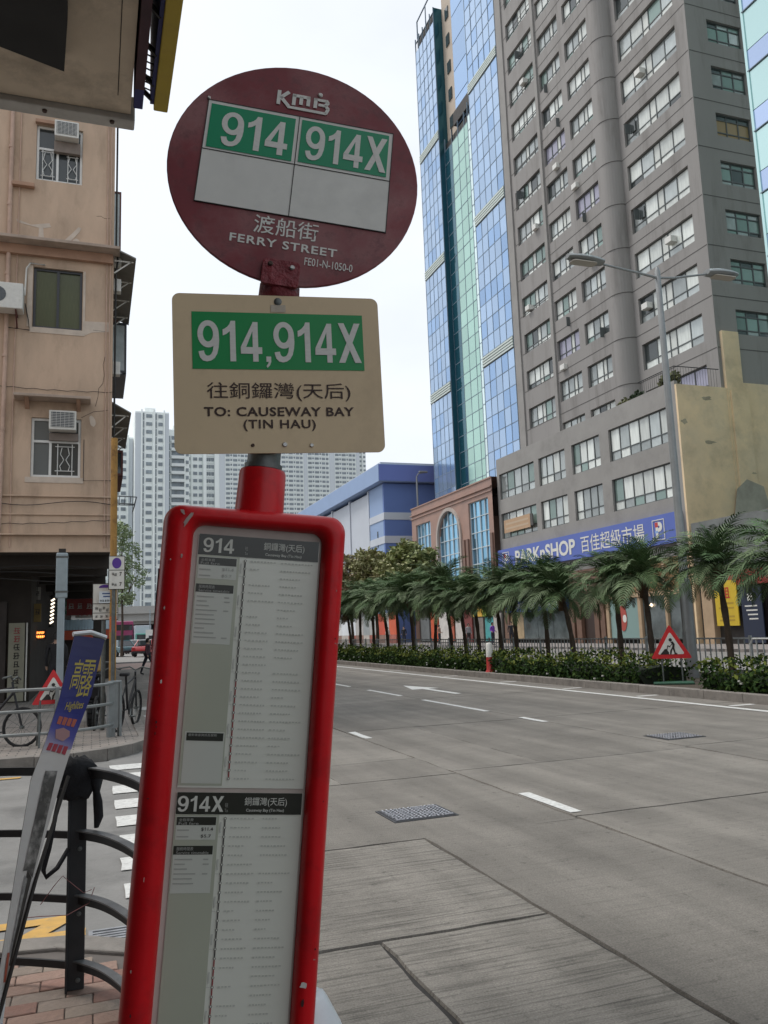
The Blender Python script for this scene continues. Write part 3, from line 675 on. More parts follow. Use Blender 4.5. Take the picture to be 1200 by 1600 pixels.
# ================================================================== pink corner building across the side street
K = 18.5/15
px = lambda x: x*K
pz = lambda z: 1.5+(z-1.5)*K
YP = 18.5
M_PINK = mat('pink_render', (.56, .41, .30), .9, var=.18, scale=1.4, col2=(.49, .365, .27), dirt=((.34, .245, .175), .75, 1.7), bump=.25, bscale=9, stretch=(1, 1, .35))
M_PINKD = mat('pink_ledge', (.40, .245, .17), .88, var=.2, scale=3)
M_PLASTER = mat('bare_plaster', (.58, .49, .41), .9, var=.15, scale=4)
M_WFRAME = mat('window_white', (.72, .72, .70), .5, var=.06, scale=10); M_DFRAME = mat('window_dark_frame', (.045, .05, .06), .4)
M_GDARK = mat('glass_dark', (.05, .058, .06), .08, spec=.6); M_GCURT = mat('glass_green_curtain', (.09, .105, .06), .2, var=.2, scale=6, stretch=(6, 1, 1))
M_GGREY = mat('glass_greyblue', (.13, .145, .15), .1, spec=.6)
M_ACW = mat('aircon_white', (.68, .67, .63), .5, var=.08, scale=9, dirt=((.45, .42, .38), .4, 8)); M_ACD = mat('aircon_grille', (.10, .11, .12), .6, var=.3, scale=40)
M_PIPE = mat('pink_pipe', (.52, .36, .28), .7, var=.2, scale=5); M_CABLE = mat('cable', (.03, .028, .027), .7)
M_AWN = mat('awning_metal', (.24, .235, .22), .6, metal=.3, var=.2, scale=3, dirt=((.09, .07, .06), .5, 3)); M_RUST = mat('rust_maroon', (.12, .045, .04), .75, var=.3, scale=5)
pink = thing('corner_building', 'pink rendered old walk-up building on the corner at left', 'building', (-4, YP, .12))
XC = .32
def pp(name, b, m, **k): return shift(b, pink).obj(name, m, pink, **k)
ops = [(px(-1.10), px(-.31), pz(9.79), pz(10.87)), (px(-1.09), px(-.27), pz(7.0), pz(8.12)), (px(-1.06), px(-.25), pz(4.32), pz(5.37))]
ZB0 = pz(3.02); ZT = 17.5
b = B(); fy = lambda u, v, d: (u, YP-d, v)
wall(b, fy, -12, XC, ZB0, ZT, ops, .16)
b.add([(XC, YP, ZB0), (XC, 60, ZB0), (XC, 60, ZT), (XC, YP, ZT)], [(0, 1, 2, 3)])
b.add([(-12, YP, ZB0), (XC, YP, ZB0), (XC, 60, ZB0), (-12, 60, ZB0)], [(0, 1, 2, 3)], 1)
b.add([(-12, YP, ZT), (XC, YP, ZT), (XC, 60, ZT), (-12, 60, ZT)], [(0, 1, 2, 3)])
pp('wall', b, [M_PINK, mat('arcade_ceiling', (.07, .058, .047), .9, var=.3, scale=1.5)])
for o in ops: pp('room_back', B().box(o[0]-.1, o[1]+.1, YP+.45, YP+.5, o[2]-.1, o[3]+.1), M_SHOPDARK)
# mouldings, ledges and cracks
for z, t, d in ((4.0, .035, .05), (3.68, .03, .035)): pp('string_course', B().box(-12, XC+.02, YP-d, YP-.002, pz(z)-t, pz(z)), M_PINK, bevel=.005)
pp('string_course', B().box(-12, XC+.05, YP-.10, YP-.002, pz(3.33)-.03, pz(3.33)), M_PINK, bevel=.006)
pp('canopy_slab', B().box(-12, XC+.12, YP-.42, YP-.002, pz(8.53)-.07, pz(8.53)), mat('canopy_concrete', (.42, .33, .27), .9, var=.25, scale=3), bevel=.01)
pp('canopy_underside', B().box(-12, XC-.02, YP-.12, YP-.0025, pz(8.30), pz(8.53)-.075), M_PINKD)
pp('canopy_slab', B().box(px(-1.33), px(-.10), YP-.42, YP-.002, pz(5.70)-.06, pz(5.70)), mat('canopy_concrete', (.42, .33, .27), .9), bevel=.01)
for x in (px(-1.13), px(-.30)): pp('canopy_bracket', B().prism([(YP-.36, pz(5.70)-.062), (YP-.004, pz(5.70)-.062), (YP-.004, pz(5.70)-.24)], x-.04, x+.04, lambda u, v, d: (d, u, v)), M_PINKD)
pp('ledge', B().box(px(-1.47), px(-1.11), YP-.14, YP-.002, pz(9.58), pz(9.65)), M_PINKD, bevel=.006)
pp('window_hood', B().box(px(-1.12), px(-.80), YP-.10, YP-.002, pz(10.87), pz(10.93)), M_PINKD)
pp('plaster_surround', B().box(px(-1.13), px(-.22), YP-.012, YP-.002, pz(6.90), pz(7.0)), M_PLASTER); pp('plaster_surround', B().box(px(-.26), px(-.22), YP-.012, YP-.0025, pz(7.001), pz(8.12)), M_PLASTER); pp('plaster_surround', B().box(px(-1.18), px(-1.10), YP-.012, YP-.0025, pz(7.001), pz(8.14)), M_PLASTER)
pp('plaster_surround', B().box(px(-1.14), px(-.20), YP-.012, YP-.0025, pz(4.22), pz(4.315)), M_PLASTER)
def patch(poly, m, name='plaster_patch', d=.006): pp(name, B().prism([(px(x), pz(z)) for x, z in poly], YP-d, YP-.001, lambda u, v, dd: (u, dd, v)), m)
patch([(-1.40, 8.98), (-1.15, 8.90), (-.85, 8.97), (-.82, 8.90), (-.95, 8.86), (-.93, 8.6), (-1.03, 8.6), (-1.02, 8.86), (-1.38, 8.92)], M_PLASTER)
patch([(-.66, 8.6), (-.55, 8.6), (-.45, 8.72), (-.34, 8.87), (-.31, 8.95), (-.36, 8.96), (-.47, 8.82)], M_PLASTER); patch([(-.45, 8.70), (-.40, 8.74), (-.36, 8.73), (-.33, 8.68), (-.34, 8.60), (-.5, 8.59)], M_PLASTER)
patch([(-.24, 7.18), (.2, 7.2), (.2, 7.02), (-.1, 6.98), (-.25, 6.9)], M_PLASTER); patch([(-.12, 5.42), (-.09, 5.45), (-.05, 5.42), (-.02, 5.37), (-.01, 5.3), (-.04, 5.24), (-.09, 5.27), (-.11, 5.34)], M_PLASTER)
def crack(pts, r_=.0045): pp('crack', B().tube([(px(x), YP-.002, pz(z)) for x, z in pts], r_, 4), M_CABLE)
crack([(.13, 6.55), (.10, 6.40), (.12, 6.2), (.10, 6.05), (.03, 5.95), (.02, 5.8), (-.02, 5.62)]); crack([(-.25, 5.4), (-.05, 5.52), (.2, 5.56)]); crack([(-.08, 7.03), (.15, 7.02)], .007)
crack([(-.05, 9.22), (.02, 9.235), (.08, 9.2), (.2, 9.21)], .003)
pp('drain_pipe', B().tube([(px(-1.50), YP-.06, 16), (px(-1.50), YP-.06, pz(8.6)), (px(-1.50), YP-.06, pz(6.5)), (px(-1.52), YP-.06, ZB0-.02)], .045, 10), M_PIPE, smooth=True)
for z in (10.3, 9.2, 7.9, 6.4, 5.1): pp('pipe_collar', B().tube([(px(-1.505), YP-.06, pz(z)), (px(-1.505), YP-.06, pz(z)+.06)], .055, 10), M_PIPE, smooth=True)
pp('cable', B().tube([(px(-1.6+.1*i), YP-.05, pz(3.86)-.05*math.sin(i*.35)) for i in range(20)], .008, 5), M_CABLE)
pp('cable', B().tube([(px(-.2), YP-.03, pz(5.0)), (px(-.2), YP-.03, pz(4.27)), (px(.26), YP-.03, pz(4.28))], .008, 5), M_CABLE)
pp('white_conduit', B().tube([(px(-1.22), YP-.05, pz(7.55)), (px(-1.2), YP-.07, pz(8.05)), (px(-1.14), YP-.05, pz(8.16)), (px(-.9), YP-.05, pz(8.15))], .02, 6), M_ACW, smooth=True)
pp('white_conduit', B().tube([(px(-1.21), YP-.05, pz(7.4)), (px(-1.15), YP-.06, pz(7.1)), (px(-1.13), YP-.05, pz(6.92)), (px(-1.5), YP-.05, pz(6.94))], .012, 6), M_CABLE, smooth=True)
for k_, (z_, a_) in enumerate(((5.9, .03), (3.55, .05))): pp('cable', B().tube([(px(-1.7+.11*i), YP-.03-.01*k_, pz(z_)-a_*math.sin(i*.17+k_)-.01*(i % 3)) for i in range(19)], .006, 4), M_CABLE)
for x_ in (.14, .2, -1.36): pp('thin_pipe', B().tube([(px(x_), YP-.025, 16.5), (px(x_), YP-.025, pz(6.1+x_)), (px(x_)+.02, YP-.025, pz(3.1))], .013, 6), M_PIPE)
# windows: each with its frame, panes and grille
def pwin(o, cols, rows, fm, pick, **k): return window(pink, 'Y', (o[0]+o[1])/2, (o[2]+o[3])/2, o[1]-o[0]-.01, o[3]-o[2]-.01, cols, rows, fm, pick, base=YP, inset=.09, bar=.05, **k)
pwin(ops[0], (1, 1.2), (1.45, 1), M_WFRAME, lambda i, j: M_GDARK)
pwin(ops[1], (1, 1), (1,), M_DFRAME, lambda i, j: M_GCURT, )
pwin(ops[2], (.62, 1), (1.55, 1), M_WFRAME, lambda i, j: M_GDARK if i else M_GGREY)
def grille(x0, x1, z0, z1):
    b = B(); xc = (x0+x1)/2; y = YP-.0; w = (x1-x0)
    for x in (x0+.22*w, x1-.22*w): b.tube([(x, YP+.05, z0), (x, YP+.05, z1)], .009, 4)
    for z in (z0+.1, z1-.06): b.tube([(x0+.12*w, YP+.05, z), (x1-.12*w, YP+.05, z)], .009, 4)
    for s in (-1, 1):
        b.tube([(xc+s*.02, YP+.05, (z0+z1)/2), (xc+s*.09, YP+.05, (z0+z1)/2+.12), (xc+s*.06, YP+.05, z1-.08)], .008, 4)
        b.tube([(xc+s*.02, YP+.05, (z0+z1)/2), (xc+s*.10, YP+.05, (z0+z1)/2-.14), (xc+s*.07, YP+.05, z0+.1)], .008, 4)
    pp('window_grille', b, M_WFRAME)
grille(px(-1.06), px(-.75), pz(9.82), pz(10.42)); grille(px(-.62), px(-.35), pz(9.82), pz(10.38)); grille(px(-.72), px(-.30), pz(4.36), pz(4.92))
pp('blanked_panel', B().box(px(-.80), px(-.35), YP-.06, YP+.05, pz(10.36), pz(10.57)), mat('grey_board', (.22, .18, .155), .8, var=.2, scale=8))
pp('blanked_panel', B().box(px(-.77), px(-.30), YP-.02, YP+.05, pz(4.97), pz(5.1)), mat('grey_board', (.22, .18, .155), .8))
# air conditioners (each a thing fixed to the wall)
def window_ac(label, x0, x1, z0, z1):
    t = thing('air_conditioner', label, 'air conditioner', ((x0+x1)/2, YP-.2, z0), group='air conditioners on the pink wall')
    b = B().box(x0, x1, YP-.26, YP+.05, z0, z1); shift(b, t).obj('casing', M_ACW, t, bevel=.012)
    shift(B().box(x0+.04, x1-.04, YP-.266, YP-.255, z0+.05, z1-.04), t).obj('grille', M_ACD, t)
    b = B()
    for i in range(9): b.box(x0+.04, x1-.04, YP-.272, YP-.267, z0+.055+i*(z1-z0-.1)/9, z0+.062+i*(z1-z0-.1)/9)
    for i in range(6): x = x0+.06+i*(x1-x0-.12)/5; b.box(x-.003, x+.003, YP-.274, YP-.269, z0+.05, z1-.04)
    shift(b, t).obj('louvre_bars', M_ACW, t)
    return t
window_ac('window air conditioner above the top window of the pink wall', px(-.79), px(-.38), pz(10.58), pz(10.89))
window_ac('window air conditioner above the lowest window of the pink wall', px(-.77), px(-.33), pz(5.12), pz(5.46))
t = thing('air_conditioner', 'white split air conditioner unit left of the green curtained window', 'air conditioner', (px(-1.45), YP-.3, pz(7.16)), group='air conditioners on the pink wall')
shift(B().box(px(-1.80), px(-1.22), YP-.48, YP-.12, pz(7.16), pz(7.62)), t).obj('casing', M_ACW, t, bevel=.015)
shift(B().add([(px(-1.62)+.17*math.cos(a), YP-.485, pz(7.40)+.17*math.sin(a)) for a in [i*.3927 for i in range(16)]], [tuple(range(16))]), t).obj('fan_grille', M_ACD, t)
for x in (px(-1.7), px(-1.33)): shift(B().bar((x, YP-.45, pz(7.15)), (x, YP-.01, pz(6.95)), .03, .03).bar((x, YP-.47, pz(7.145)), (x, YP-.01, pz(7.145)), .03, .025), t).obj('bracket', M_RUST, t)
# street side: awnings, window boxes and racks facing the main road (+X)
def awning(x1, y0, y1, z0, z1, m=M_AWN):
    b = B(); q = [(XC+.004, y0, z1), (x1, y0, z0), (x1, y1, z0), (XC+.004, y1, z1)]
    b.add(q+[(x, y, z+.03) for x, y, z in q], [(0, 3, 2, 1), (4, 5, 6, 7), (0, 1, 5, 4), (1, 2, 6, 5), (2, 3, 7, 6), (3, 0, 4, 7)])
    a = pp('awning', b, m); y = y0+.15
    while y < y1:
        b = B().bar((XC+.01, y, z0-.32), (x1-.1, y, z0-.01), .025, .025).bar((XC+.01, y, z0-.02), (x1-.05, y, z0-.02), .025, .025); shift(b, pink); b.obj('awning_strut', M_ACW, a); y += 1.15
awning(.80, 18.4, 22.6, 10.05, 10.25); awning(.77, 19.6, 23.4, 6.75, 7.0); awning(.8, 30, 36, 14.2, 14.4, M_RUST)
def window_box(y, x1, z0, z1, m1, m2):
    f = pp('window_box', B().box(XC+.004, x1, y, y+.05, z1-.07, z1).box(XC+.004, x1, y, y+.05, z0, z0+.06).box(x1-.05, x1, y+.002, y+2.4, z0, z1).box(XC+.004, x1, y+.06, y+2.4, z0-.04, z0-.001), m1)
    b = B().box(XC+.01, x1-.052, y+.02, y+.03, z0+.062, z1-.072); shift(b, pink).obj('pane', m2, f)
M_GSKY = mat('glass_pale', (.42, .47, .48), .12, spec=.6, var=.2, scale=4)
window_box(22.3, .74, 8.6, 10.0, M_DFRAME, M_GSKY); window_box(28.5, .72, 15.0, 17.2, M_RUST, M_GSKY); window_box(22.9, .70, 5.9, 6.6, M_RUST, M_GDARK)
pp('street_pipe', B().tube([(XC+.05, 18.6, 16.5), (XC+.05, 18.6, pz(8.7)), (XC+.09, 18.62, pz(8.45)), (XC+.05, 18.6, pz(8.2)), (XC+.05, 18.6, 3.3)], .025, 6), M_CABLE)
for z in (pz(8.42), pz(7.9), pz(6.3)): pp('utility_box', B().box(XC+.004, XC+.17, 18.75, 18.95, z, z+.3), M_ACW, bevel=.01)
t = pp('drying_rack', B().bar((XC, 18.6, 4.62), (.86, 18.6, 4.60), .02, .02).bar((XC, 18.6, 4.42), (.82, 18.6, 4.42), .02, .02).bar((.86, 18.6, 4.6), (.82, 18.6, 4.42), .02, .02)
       .bar((.5, 18.6, 4.61), (.5, 18.6, 4.42), .015, .015).bar((.62, 18.6, 4.61), (.6, 18.6, 4.42), .015, .015).bar((.74, 18.6, 4.61), (.72, 18.6, 4.42), .015, .015)
       .bar((.86, 18.6, 4.6), (.86, 19.6, 4.6), .02, .02).bar((.82, 18.6, 4.42), (.82, 19.6, 4.42), .02, .02).bar((XC, 19.6, 4.62), (.86, 19.6, 4.6), .02, .02), M_DFRAME)
# arcade at street level
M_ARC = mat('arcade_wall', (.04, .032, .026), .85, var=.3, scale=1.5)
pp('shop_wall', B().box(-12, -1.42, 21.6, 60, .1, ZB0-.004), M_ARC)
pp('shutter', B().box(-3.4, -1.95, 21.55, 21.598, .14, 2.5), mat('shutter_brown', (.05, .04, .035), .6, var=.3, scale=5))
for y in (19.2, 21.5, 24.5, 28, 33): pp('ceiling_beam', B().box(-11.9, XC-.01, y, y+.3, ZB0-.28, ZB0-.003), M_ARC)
pp('street_pillar', B().box(-.0, .31, 26.0, 26.5, .1, ZB0-.29), M_ARC); pp('street_pillar', B().box(-.0, .31, 36.0, 36.5, .1, ZB0-.003), M_ARC)
for i in range(3): pp('arcade_cable', B().tube([(-4+.5*j, 18.9+.1*i, ZB0-.30-.12*i-.06*math.sin(j*.8+i)) for j in range(9)], .012, 5), M_CABLE)

# things in the arcade
t = thing('shop_sign', 'tall pale vertical shop sign with a column of red and dark characters', 'sign', (-1.70, 21.4, .14))
shift(B().box(-1.88, -1.53, 21.38, 21.44, .16, 1.98), t).obj('board', mat('old_sign_board', (.30, .29, .22), .6, var=.1, scale=5), t)
for i in range(8): glyph(t, M_INKR if i < 2 else M_BLACKINK, -.0, -.026, 1.66-i*.195, .16, 40+i)
shift(B().box(-1.50, -1.47, 21.40, 21.43, .16, 1.98), t).obj('edge_beading', M_ACW, t)
t = thing('neon_sign', 'small glowing orange neon sign with two lines in the dark arcade', 'sign', (-1.38, 23.9, 1.58))
B().box(-.19, .19, -.01, .04, 0, .26).obj('backboard', M_BLACKINK, t)
M_NEON = mat('neon_orange', (1, .33, .07), .5, emit=2.6)
b = B()
for z0, k in ((.18, 5), (.075, 6)):
    for i in range(k): b.tube([(-.15+.3*i/k, -.02, z0-.03), (-.13+.3*i/k, -.02, z0+.035), (-.11+.3*i/k, -.02, z0-.02), (-.10+.3*i/k, -.02, z0+.03)], .009, 5)
b.obj('neon_tubes', M_NEON, t)
t = thing('barber_pole', 'lit barber pole with pale slanted stripes under the arcade', 'barber pole', (-1.06, 24.0, 1.9))
B().tube([(0, 0, 0), (0, 0, .06)], .075, 14).tube([(0.03, 0, .80), (0.03, 0, .86)], .075, 14).obj('caps', M_BLACKINK, t, smooth=True)
B().tube([(0, 0, .05), (.03, 0, .8)], .055, 14).obj('cylinder', M_BLACKINK, t, smooth=True)
for i in range(7): B().bar((-.045+.004*i, -.056, .10+i*.10), (.045+.004*i, -.056, .16+i*.10), .012, .045).obj('stripe', mat('lit_stripe', (1, .86, .68), .5, emit=1.4), t)
t = thing('wall_lamp', 'small bright lamp glowing behind the barber pole', 'lamp', (-.92, 25.9, 2.05)); B().lathe([(0, -.06), (.05, -.04), (.06, 0), (.05, .04), (0, .06)], 10).obj('bulb', mat('lamp_glow', (1, .95, .85), .5, emit=3), t); B().box(-.04, .04, .05, .1, -.05, .1).obj('holder', M_BLACKINK, t)
t = thing('market_stall', 'street stall with pale blue corrugated awning over an orange red band', 'stall', (-.1, 31, .14))
for i in range(18): B().bar((-.93+i*.1, 0, 1.76), (-.93+i*.1, .7, 2.12+.012*(i % 2)), .094, .02).obj('corrugated_strip', mat('corrugated_blue', (.38, .47, .52), .6, var=.1, scale=4), t)
B().box(-.98, .84, -.05, -.01, 1.42, 1.74).obj('red_band', mat('stall_red', (.55, .09, .04), .6, var=.15, scale=4), t)
B().box(-.98, .84, .6, .7, 0, 1.42).obj('back_board', M_SHOPDARK, t)
for x in (-.95, .8): B().box(x-.03, x+.03, 0, .06, 0, 1.4).obj('stall_post', M_STEEL, t)

def arcade_sign(label, x0, x1, y, z0, z1, m, rows_, gm, seed):
    t = thing('shop_sign', label, 'sign', ((x0+x1)/2, y, z0), group='shop signs under the arcade')
    w = x1-x0; B().box(-w/2, w/2, 0, .05, 0, z1-z0).obj('board', m, t, bevel=.006)
    for k, (n_, zz, s_) in enumerate(rows_):
        for i in range(n_): glyph(t, gm, -w/2+w*(i+.5)/n_, -.004, zz*(z1-z0), s_, seed+k*10+i)
    for x in (-w*.35, w*.35): B().bar((x, .02, z1-z0), (x, .02, 3.05-z0), .015, .015).obj('hanger', M_CABLE, t)
M_SB = mat('sign_brown_yellow', (.20, .13, .035), .6, var=.2, scale=5); M_SW = mat('sign_offwhite', (.34, .32, .28), .6, var=.15, scale=5); M_SR = mat('sign_dull_red', (.22, .025, .02), .6, var=.2, scale=5); M_SGN = mat('sign_dull_green', (.05, .13, .09), .6, var=.2, scale=5)
arcade_sign('brown and yellow sign board hanging above the vertical shop sign', -1.95, -1.25, 22.6, 2.02, 2.48, M_SB, [(4, .55, .13)], M_BLACKINK, 200)
arcade_sign('small off white square sign near the arcade ceiling', -1.62, -1.32, 23.4, 2.62, 2.95, M_SW, [(2, .5, .12)], M_BLACKINK, 220)
arcade_sign('dull red sign board behind the galvanised post', -.78, .0, 27.2, 2.30, 2.80, M_SR, [(3, .55, .18)], M_SW, 240)
arcade_sign('off white sign strip below the dull red sign board', -.55, .15, 28.4, 2.24, 2.44, M_SW, [(5, .5, .1)], M_INKR, 260)
arcade_sign('dull green sign board deep inside the arcade', -1.2, -.5, 30.2, 2.42, 2.85, M_SGN, [(3, .5, .16)], M_SW, 280)

# ================================================================== street furniture on the left
M_GALV = mat('galvanised_bluegrey', (.33, .39, .42), .5, metal=.35, var=.15, scale=6); M_RAIL = mat('rail_grey', (.24, .255, .255), .55, metal=.3, var=.2, scale=6)
M_RAILB = mat('rail_black', (.035, .036, .038), .55, metal=.3, var=.3, scale=8); M_BLACKCLOTH = mat('black_cloth', (.012, .012, .014), .95, var=.4, scale=20, bump=.4, bscale=30)
M_OCHRE = mat('rusty_yellow_pole', (.40, .22, .06), .75, var=.25, scale=4, dirt=((.14, .07, .03), .8, 9))
t = thing('signpost', 'blue grey galvanised post without a sign on the corner pavement', 'post', (-.455, 13.2, .125))
B().box(-.05, .05, -.05, .05, 0, 2.3).obj('post', M_GALV, t, bevel=.012)
B().box(-.082, .082, -.065, .065, 2.02, 2.70).obj('sleeve', M_GALV, t, bevel=.02); B().box(-.05, .05, -.05, .05, 2.70, 2.76).obj('cap', M_BLACKINK, t)
for z in (2.1, 2.62): B().box(-.088, .088, -.07, .07, z, z+.03).obj('strap', M_STEEL, t)
t = thing('rusty_pole', 'yellow and rust coloured round pole beside the parking sign', 'pole', (.29, 13.62, .125))
B().tube([(0, 0, 0), (.0, 0, 1.8), (-.01, 0, 4.6)], .052, 12).obj('pole', M_OCHRE, t, smooth=True)
B().tube([(0, 0, 1.5), (0, 0, 1.74)], .0535, 12).obj('orange_band', mat('orange_paint', (.6, .16, .03), .6, var=.2, scale=8), t, smooth=True)
text('2', M_BLACKINK, t, 0, 0, .045, .09, mtx=Matrix.Translation((.012, -.056, 1.82)) @ FY, z=0, bold=.02)
t = thing('parking_sign', 'white parking sign with purple disc and the number 7 twice', 'sign', (.335, 13.52, .125))
B().box(-.118, .118, 0, .015, 2.16, 2.68).obj('plate', M_SIGNW, t, bevel=.003)
b = B().box(-.122, .122, -.001, .016, 2.155, 2.165).box(-.122, .122, -.001, .016, 2.455, 2.465).box(-.122, .122, -.001, .016, 2.675, 2.685).box(-.122, -.114, -.0012, .0162, 2.165, 2.675).box(.114, .122, -.0012, .0162, 2.165, 2.675); b.obj('border', M_BLACKINK, t)
B().add([(.07*math.cos(a), -.004, 2.57+.085*math.sin(a)) for a in [i*.314159 for i in range(20)]], [tuple(range(20))]).obj('purple_disc', mat('sign_purple', (.10, .035, .30), .5), t)
for z in (2.40, 2.24): text('7', M_BLACKINK, t, 0, 0, .035, .06, mtx=Matrix.Translation((.06, -.004, z)) @ FY, z=0, bold=.03)
for i, z in enumerate((2.40, 2.24)):
    for j in range(2): glyph(t, M_BLACKINK, -.055+.04*j, -.003, z-.01*j, .04, 90+i*2+j)
B().tube([(-.04, .04, 0), (-.04, .04, 2.2)], .03, 10).obj('post', M_STEEL, t, smooth=True)
t = thing('parking_sign', 'larger white parking sign half hidden behind the rusty pole', 'sign', (.175, 13.75, .125))
B().box(-.19, .19, 0, .015, 1.70, 2.26).obj('plate', M_SIGNW, t, bevel=.003); B().box(-.19, .19, -.003, -.001, 1.945, 1.955).box(-.19, .19, -.003, -.001, 1.80, 1.808).obj('divider', M_BLACKINK, t)
B().box(-.195, -.185, -.002, .016, 1.69, 2.27).box(.185, .195, -.002, .016, 1.69, 2.27).box(-.185, .185, -.002, .0162, 2.258, 2.27).box(-.185, .185, -.002, .0162, 1.69, 1.702).obj('border', M_BLACKINK, t)
B().add([(-.0+.1*math.cos(a), -.004, 2.20+.05*math.sin(a)) for a in [i*.314159 for i in range(11)]], [tuple(range(11))]).obj('purple_arc', mat('sign_purple', (.10, .035, .30), .5), t)
for i in range(5): glyph(t, M_BLACKINK, -.13+.055*i, -.005, 1.88-.03*(i % 2), .045, 120+i)
for i in range(3): glyph(t, M_BLACKINK, -.13+.075*i, -.005, 1.75, .04, 130+i)
B().tube([(-.02, .04, 0), (-.02, .04, 1.75)], .035, 10).obj('post', M_STEEL, t, smooth=True)
t = thing('direction_sign', 'small white sign plate with two blue lines overlapping the larger parking sign', 'sign', (.225, 13.60, 2.08))
B().box(-.145, .10, 0, .012, 0, .18).obj('plate', mat('bluish_white', (.66, .72, .76), .5), t)
for i in range(2): B().box(-.10+.015*i, .07-.02*i, -.003, -.001, .135-.045*i, .155-.045*i).obj('blue_text_line', mat('ink_blue', (.05, .09, .22), .5), t)
for i in range(6): glyph(t, M_BLACKINK, -.12+.036*i, -.002, .035, .032, 140+i)

def tri_sign(label, loc, size, rz, legs=.0, tilt=0):
    t = thing('roadworks_sign', label, 'road sign', loc, rz)
    f = Matrix.Translation((0, 0, legs)) @ Matrix.Rotation(tilt, 4, 'Y')
    h = size*.866
    def tri(name, s, y, m, c=.0):
        hh = h*s; w = size*s/2; z0 = h*(1-s)*.36
        r_ = .05*size
        p = [(-w, z0), (w, z0), (0, z0+hh)]; q = []
        for i in range(3):
            a, b_, c_ = Vector(p[i-1]), Vector(p[i]), Vector(p[(i+1) % 3])
            q += [tuple(b_+(a-b_).normalized()*r_), tuple(b_+((a-b_).normalized()+(c_-b_).normalized())*r_*.30), tuple(b_+(c_-b_).normalized()*r_)]
        B().prism(q, y, y-.006, lambda u, v, d: tuple(f @ Vector((u, d, v)))).obj(name, m, t)
    tri('red_border', 1, .0, mat('sign_red', (.62, .02, .025), .45, var=.08, scale=10)); tri('white_field', .66, -.008, M_SIGNW)
    k = size
    def at_(u, v, d): return tuple(f @ Vector((u*k, d, v*k)))
    b = B()
    b.prism([(.0+.043*math.cos(a), .47+.043*math.sin(a)) for a in [i*.5236 for i in range(12)]], -.015, -.018, at_)
    for poly in ([(-.005, .42), (.06, .43), (.10, .36), (.085, .27), (.03, .27), (.045, .35)], [(.03, .28), (.085, .28), (.105, .15), (.15, .125), (.15, .105), (.075, .105), (.07, .16)], [(.03, .28), (.06, .28), (.02, .19), (.005, .105), (-.035, .105), (-.02, .2)], [(.06, .41), (.085, .38), (-.02, .315), (-.075, .335), (-.085, .31), (-.02, .285)]): b.prism(poly, -.015, -.018, at_)
    b.prism([(-.27, .105), (-.05, .105), (-.055, .16), (-.10, .24), (-.15, .245), (-.20, .18)], -.015, -.018, at_); b.prism([(-.08, .33), (-.06, .335), (-.11, .13), (-.13, .13)], -.019, -.021, at_)
    b.obj('digging_man', M_BLACKINK, t)
    return t
t = tri_sign('red triangular digging man sign on the corner pavement behind the leaning banner', (-.50, 12.2, .125), .54, .15, .55)
for x in (-.16, .16): B().tube([(x, .05, .58), (x*1.1, .16, 0)], .014, 6).tube([(x, -.0, .60), (x*1.1, -.14, 0)], .014, 6).obj('stand_leg', M_STEEL, t)
t = tri_sign('red triangular digging man sign in front of the hedge at right', (11.95, 15.1, .12), .86, -.62, .55)
for x in (-.2, .2): B().tube([(x, .03, .6), (x, .03, .04)], .018, 6).obj('stand_leg', M_STEEL, t)
B().box(-.42, .42, -.22, .25, 0, .05).obj('green_base', mat('base_green', (.03, .10, .06), .6, var=.2, scale=6), t, bevel=.02)

# ---- grey railing on the far corner
def railing(label, pts, post_idx, zs=(.30, .60, .88), m=M_RAIL, r_=.022, group=None, z0=.12):
    t = thing('railing', label, 'railing', (*pts[0], z0), group=group)
    o = Vector((*pts[0], 0))
    for z in zs: B().tube([(x-o.x, y-o.y, z-z0) for x, y in pts], r_, 6).obj('rail', m, t, smooth=True)
    for i in post_idx:
        x, y = pts[i]; B().box(x-o.x-.025, x-o.x+.025, y-o.y-.035, y-o.y+.035, 0, zs[-1]+.02-z0).obj('post', m, t, bevel=.004)
    return t
cr = arc_pts((-.65, 13.1), 1.0, -math.pi/2, -.12, 7)
railing('grey pipe railing along the far corner kerb beside the bicycles', [(-6+i, 12.15) for i in range(6)]+cr, (0, 2, 4, 7, 12))
t = thing('railing', 'solid grey railing end panel at the foot of the rusty pole', 'railing', (.30, 12.75, .125), .5)
B().box(-.10, -.05, -.03, .03, 0, .76).obj('post', M_RAIL, t); B().box(.07, .11, -.03, .03, 0, .76).obj('post', M_RAIL, t); B().box(-.048, .068, -.012, .012, .12, .75).obj('panel', M_RAIL, t); B().tube([(-.1, 0, .77), (.11, 0, .77)], .022, 8).obj('top_rail', M_RAIL, t)
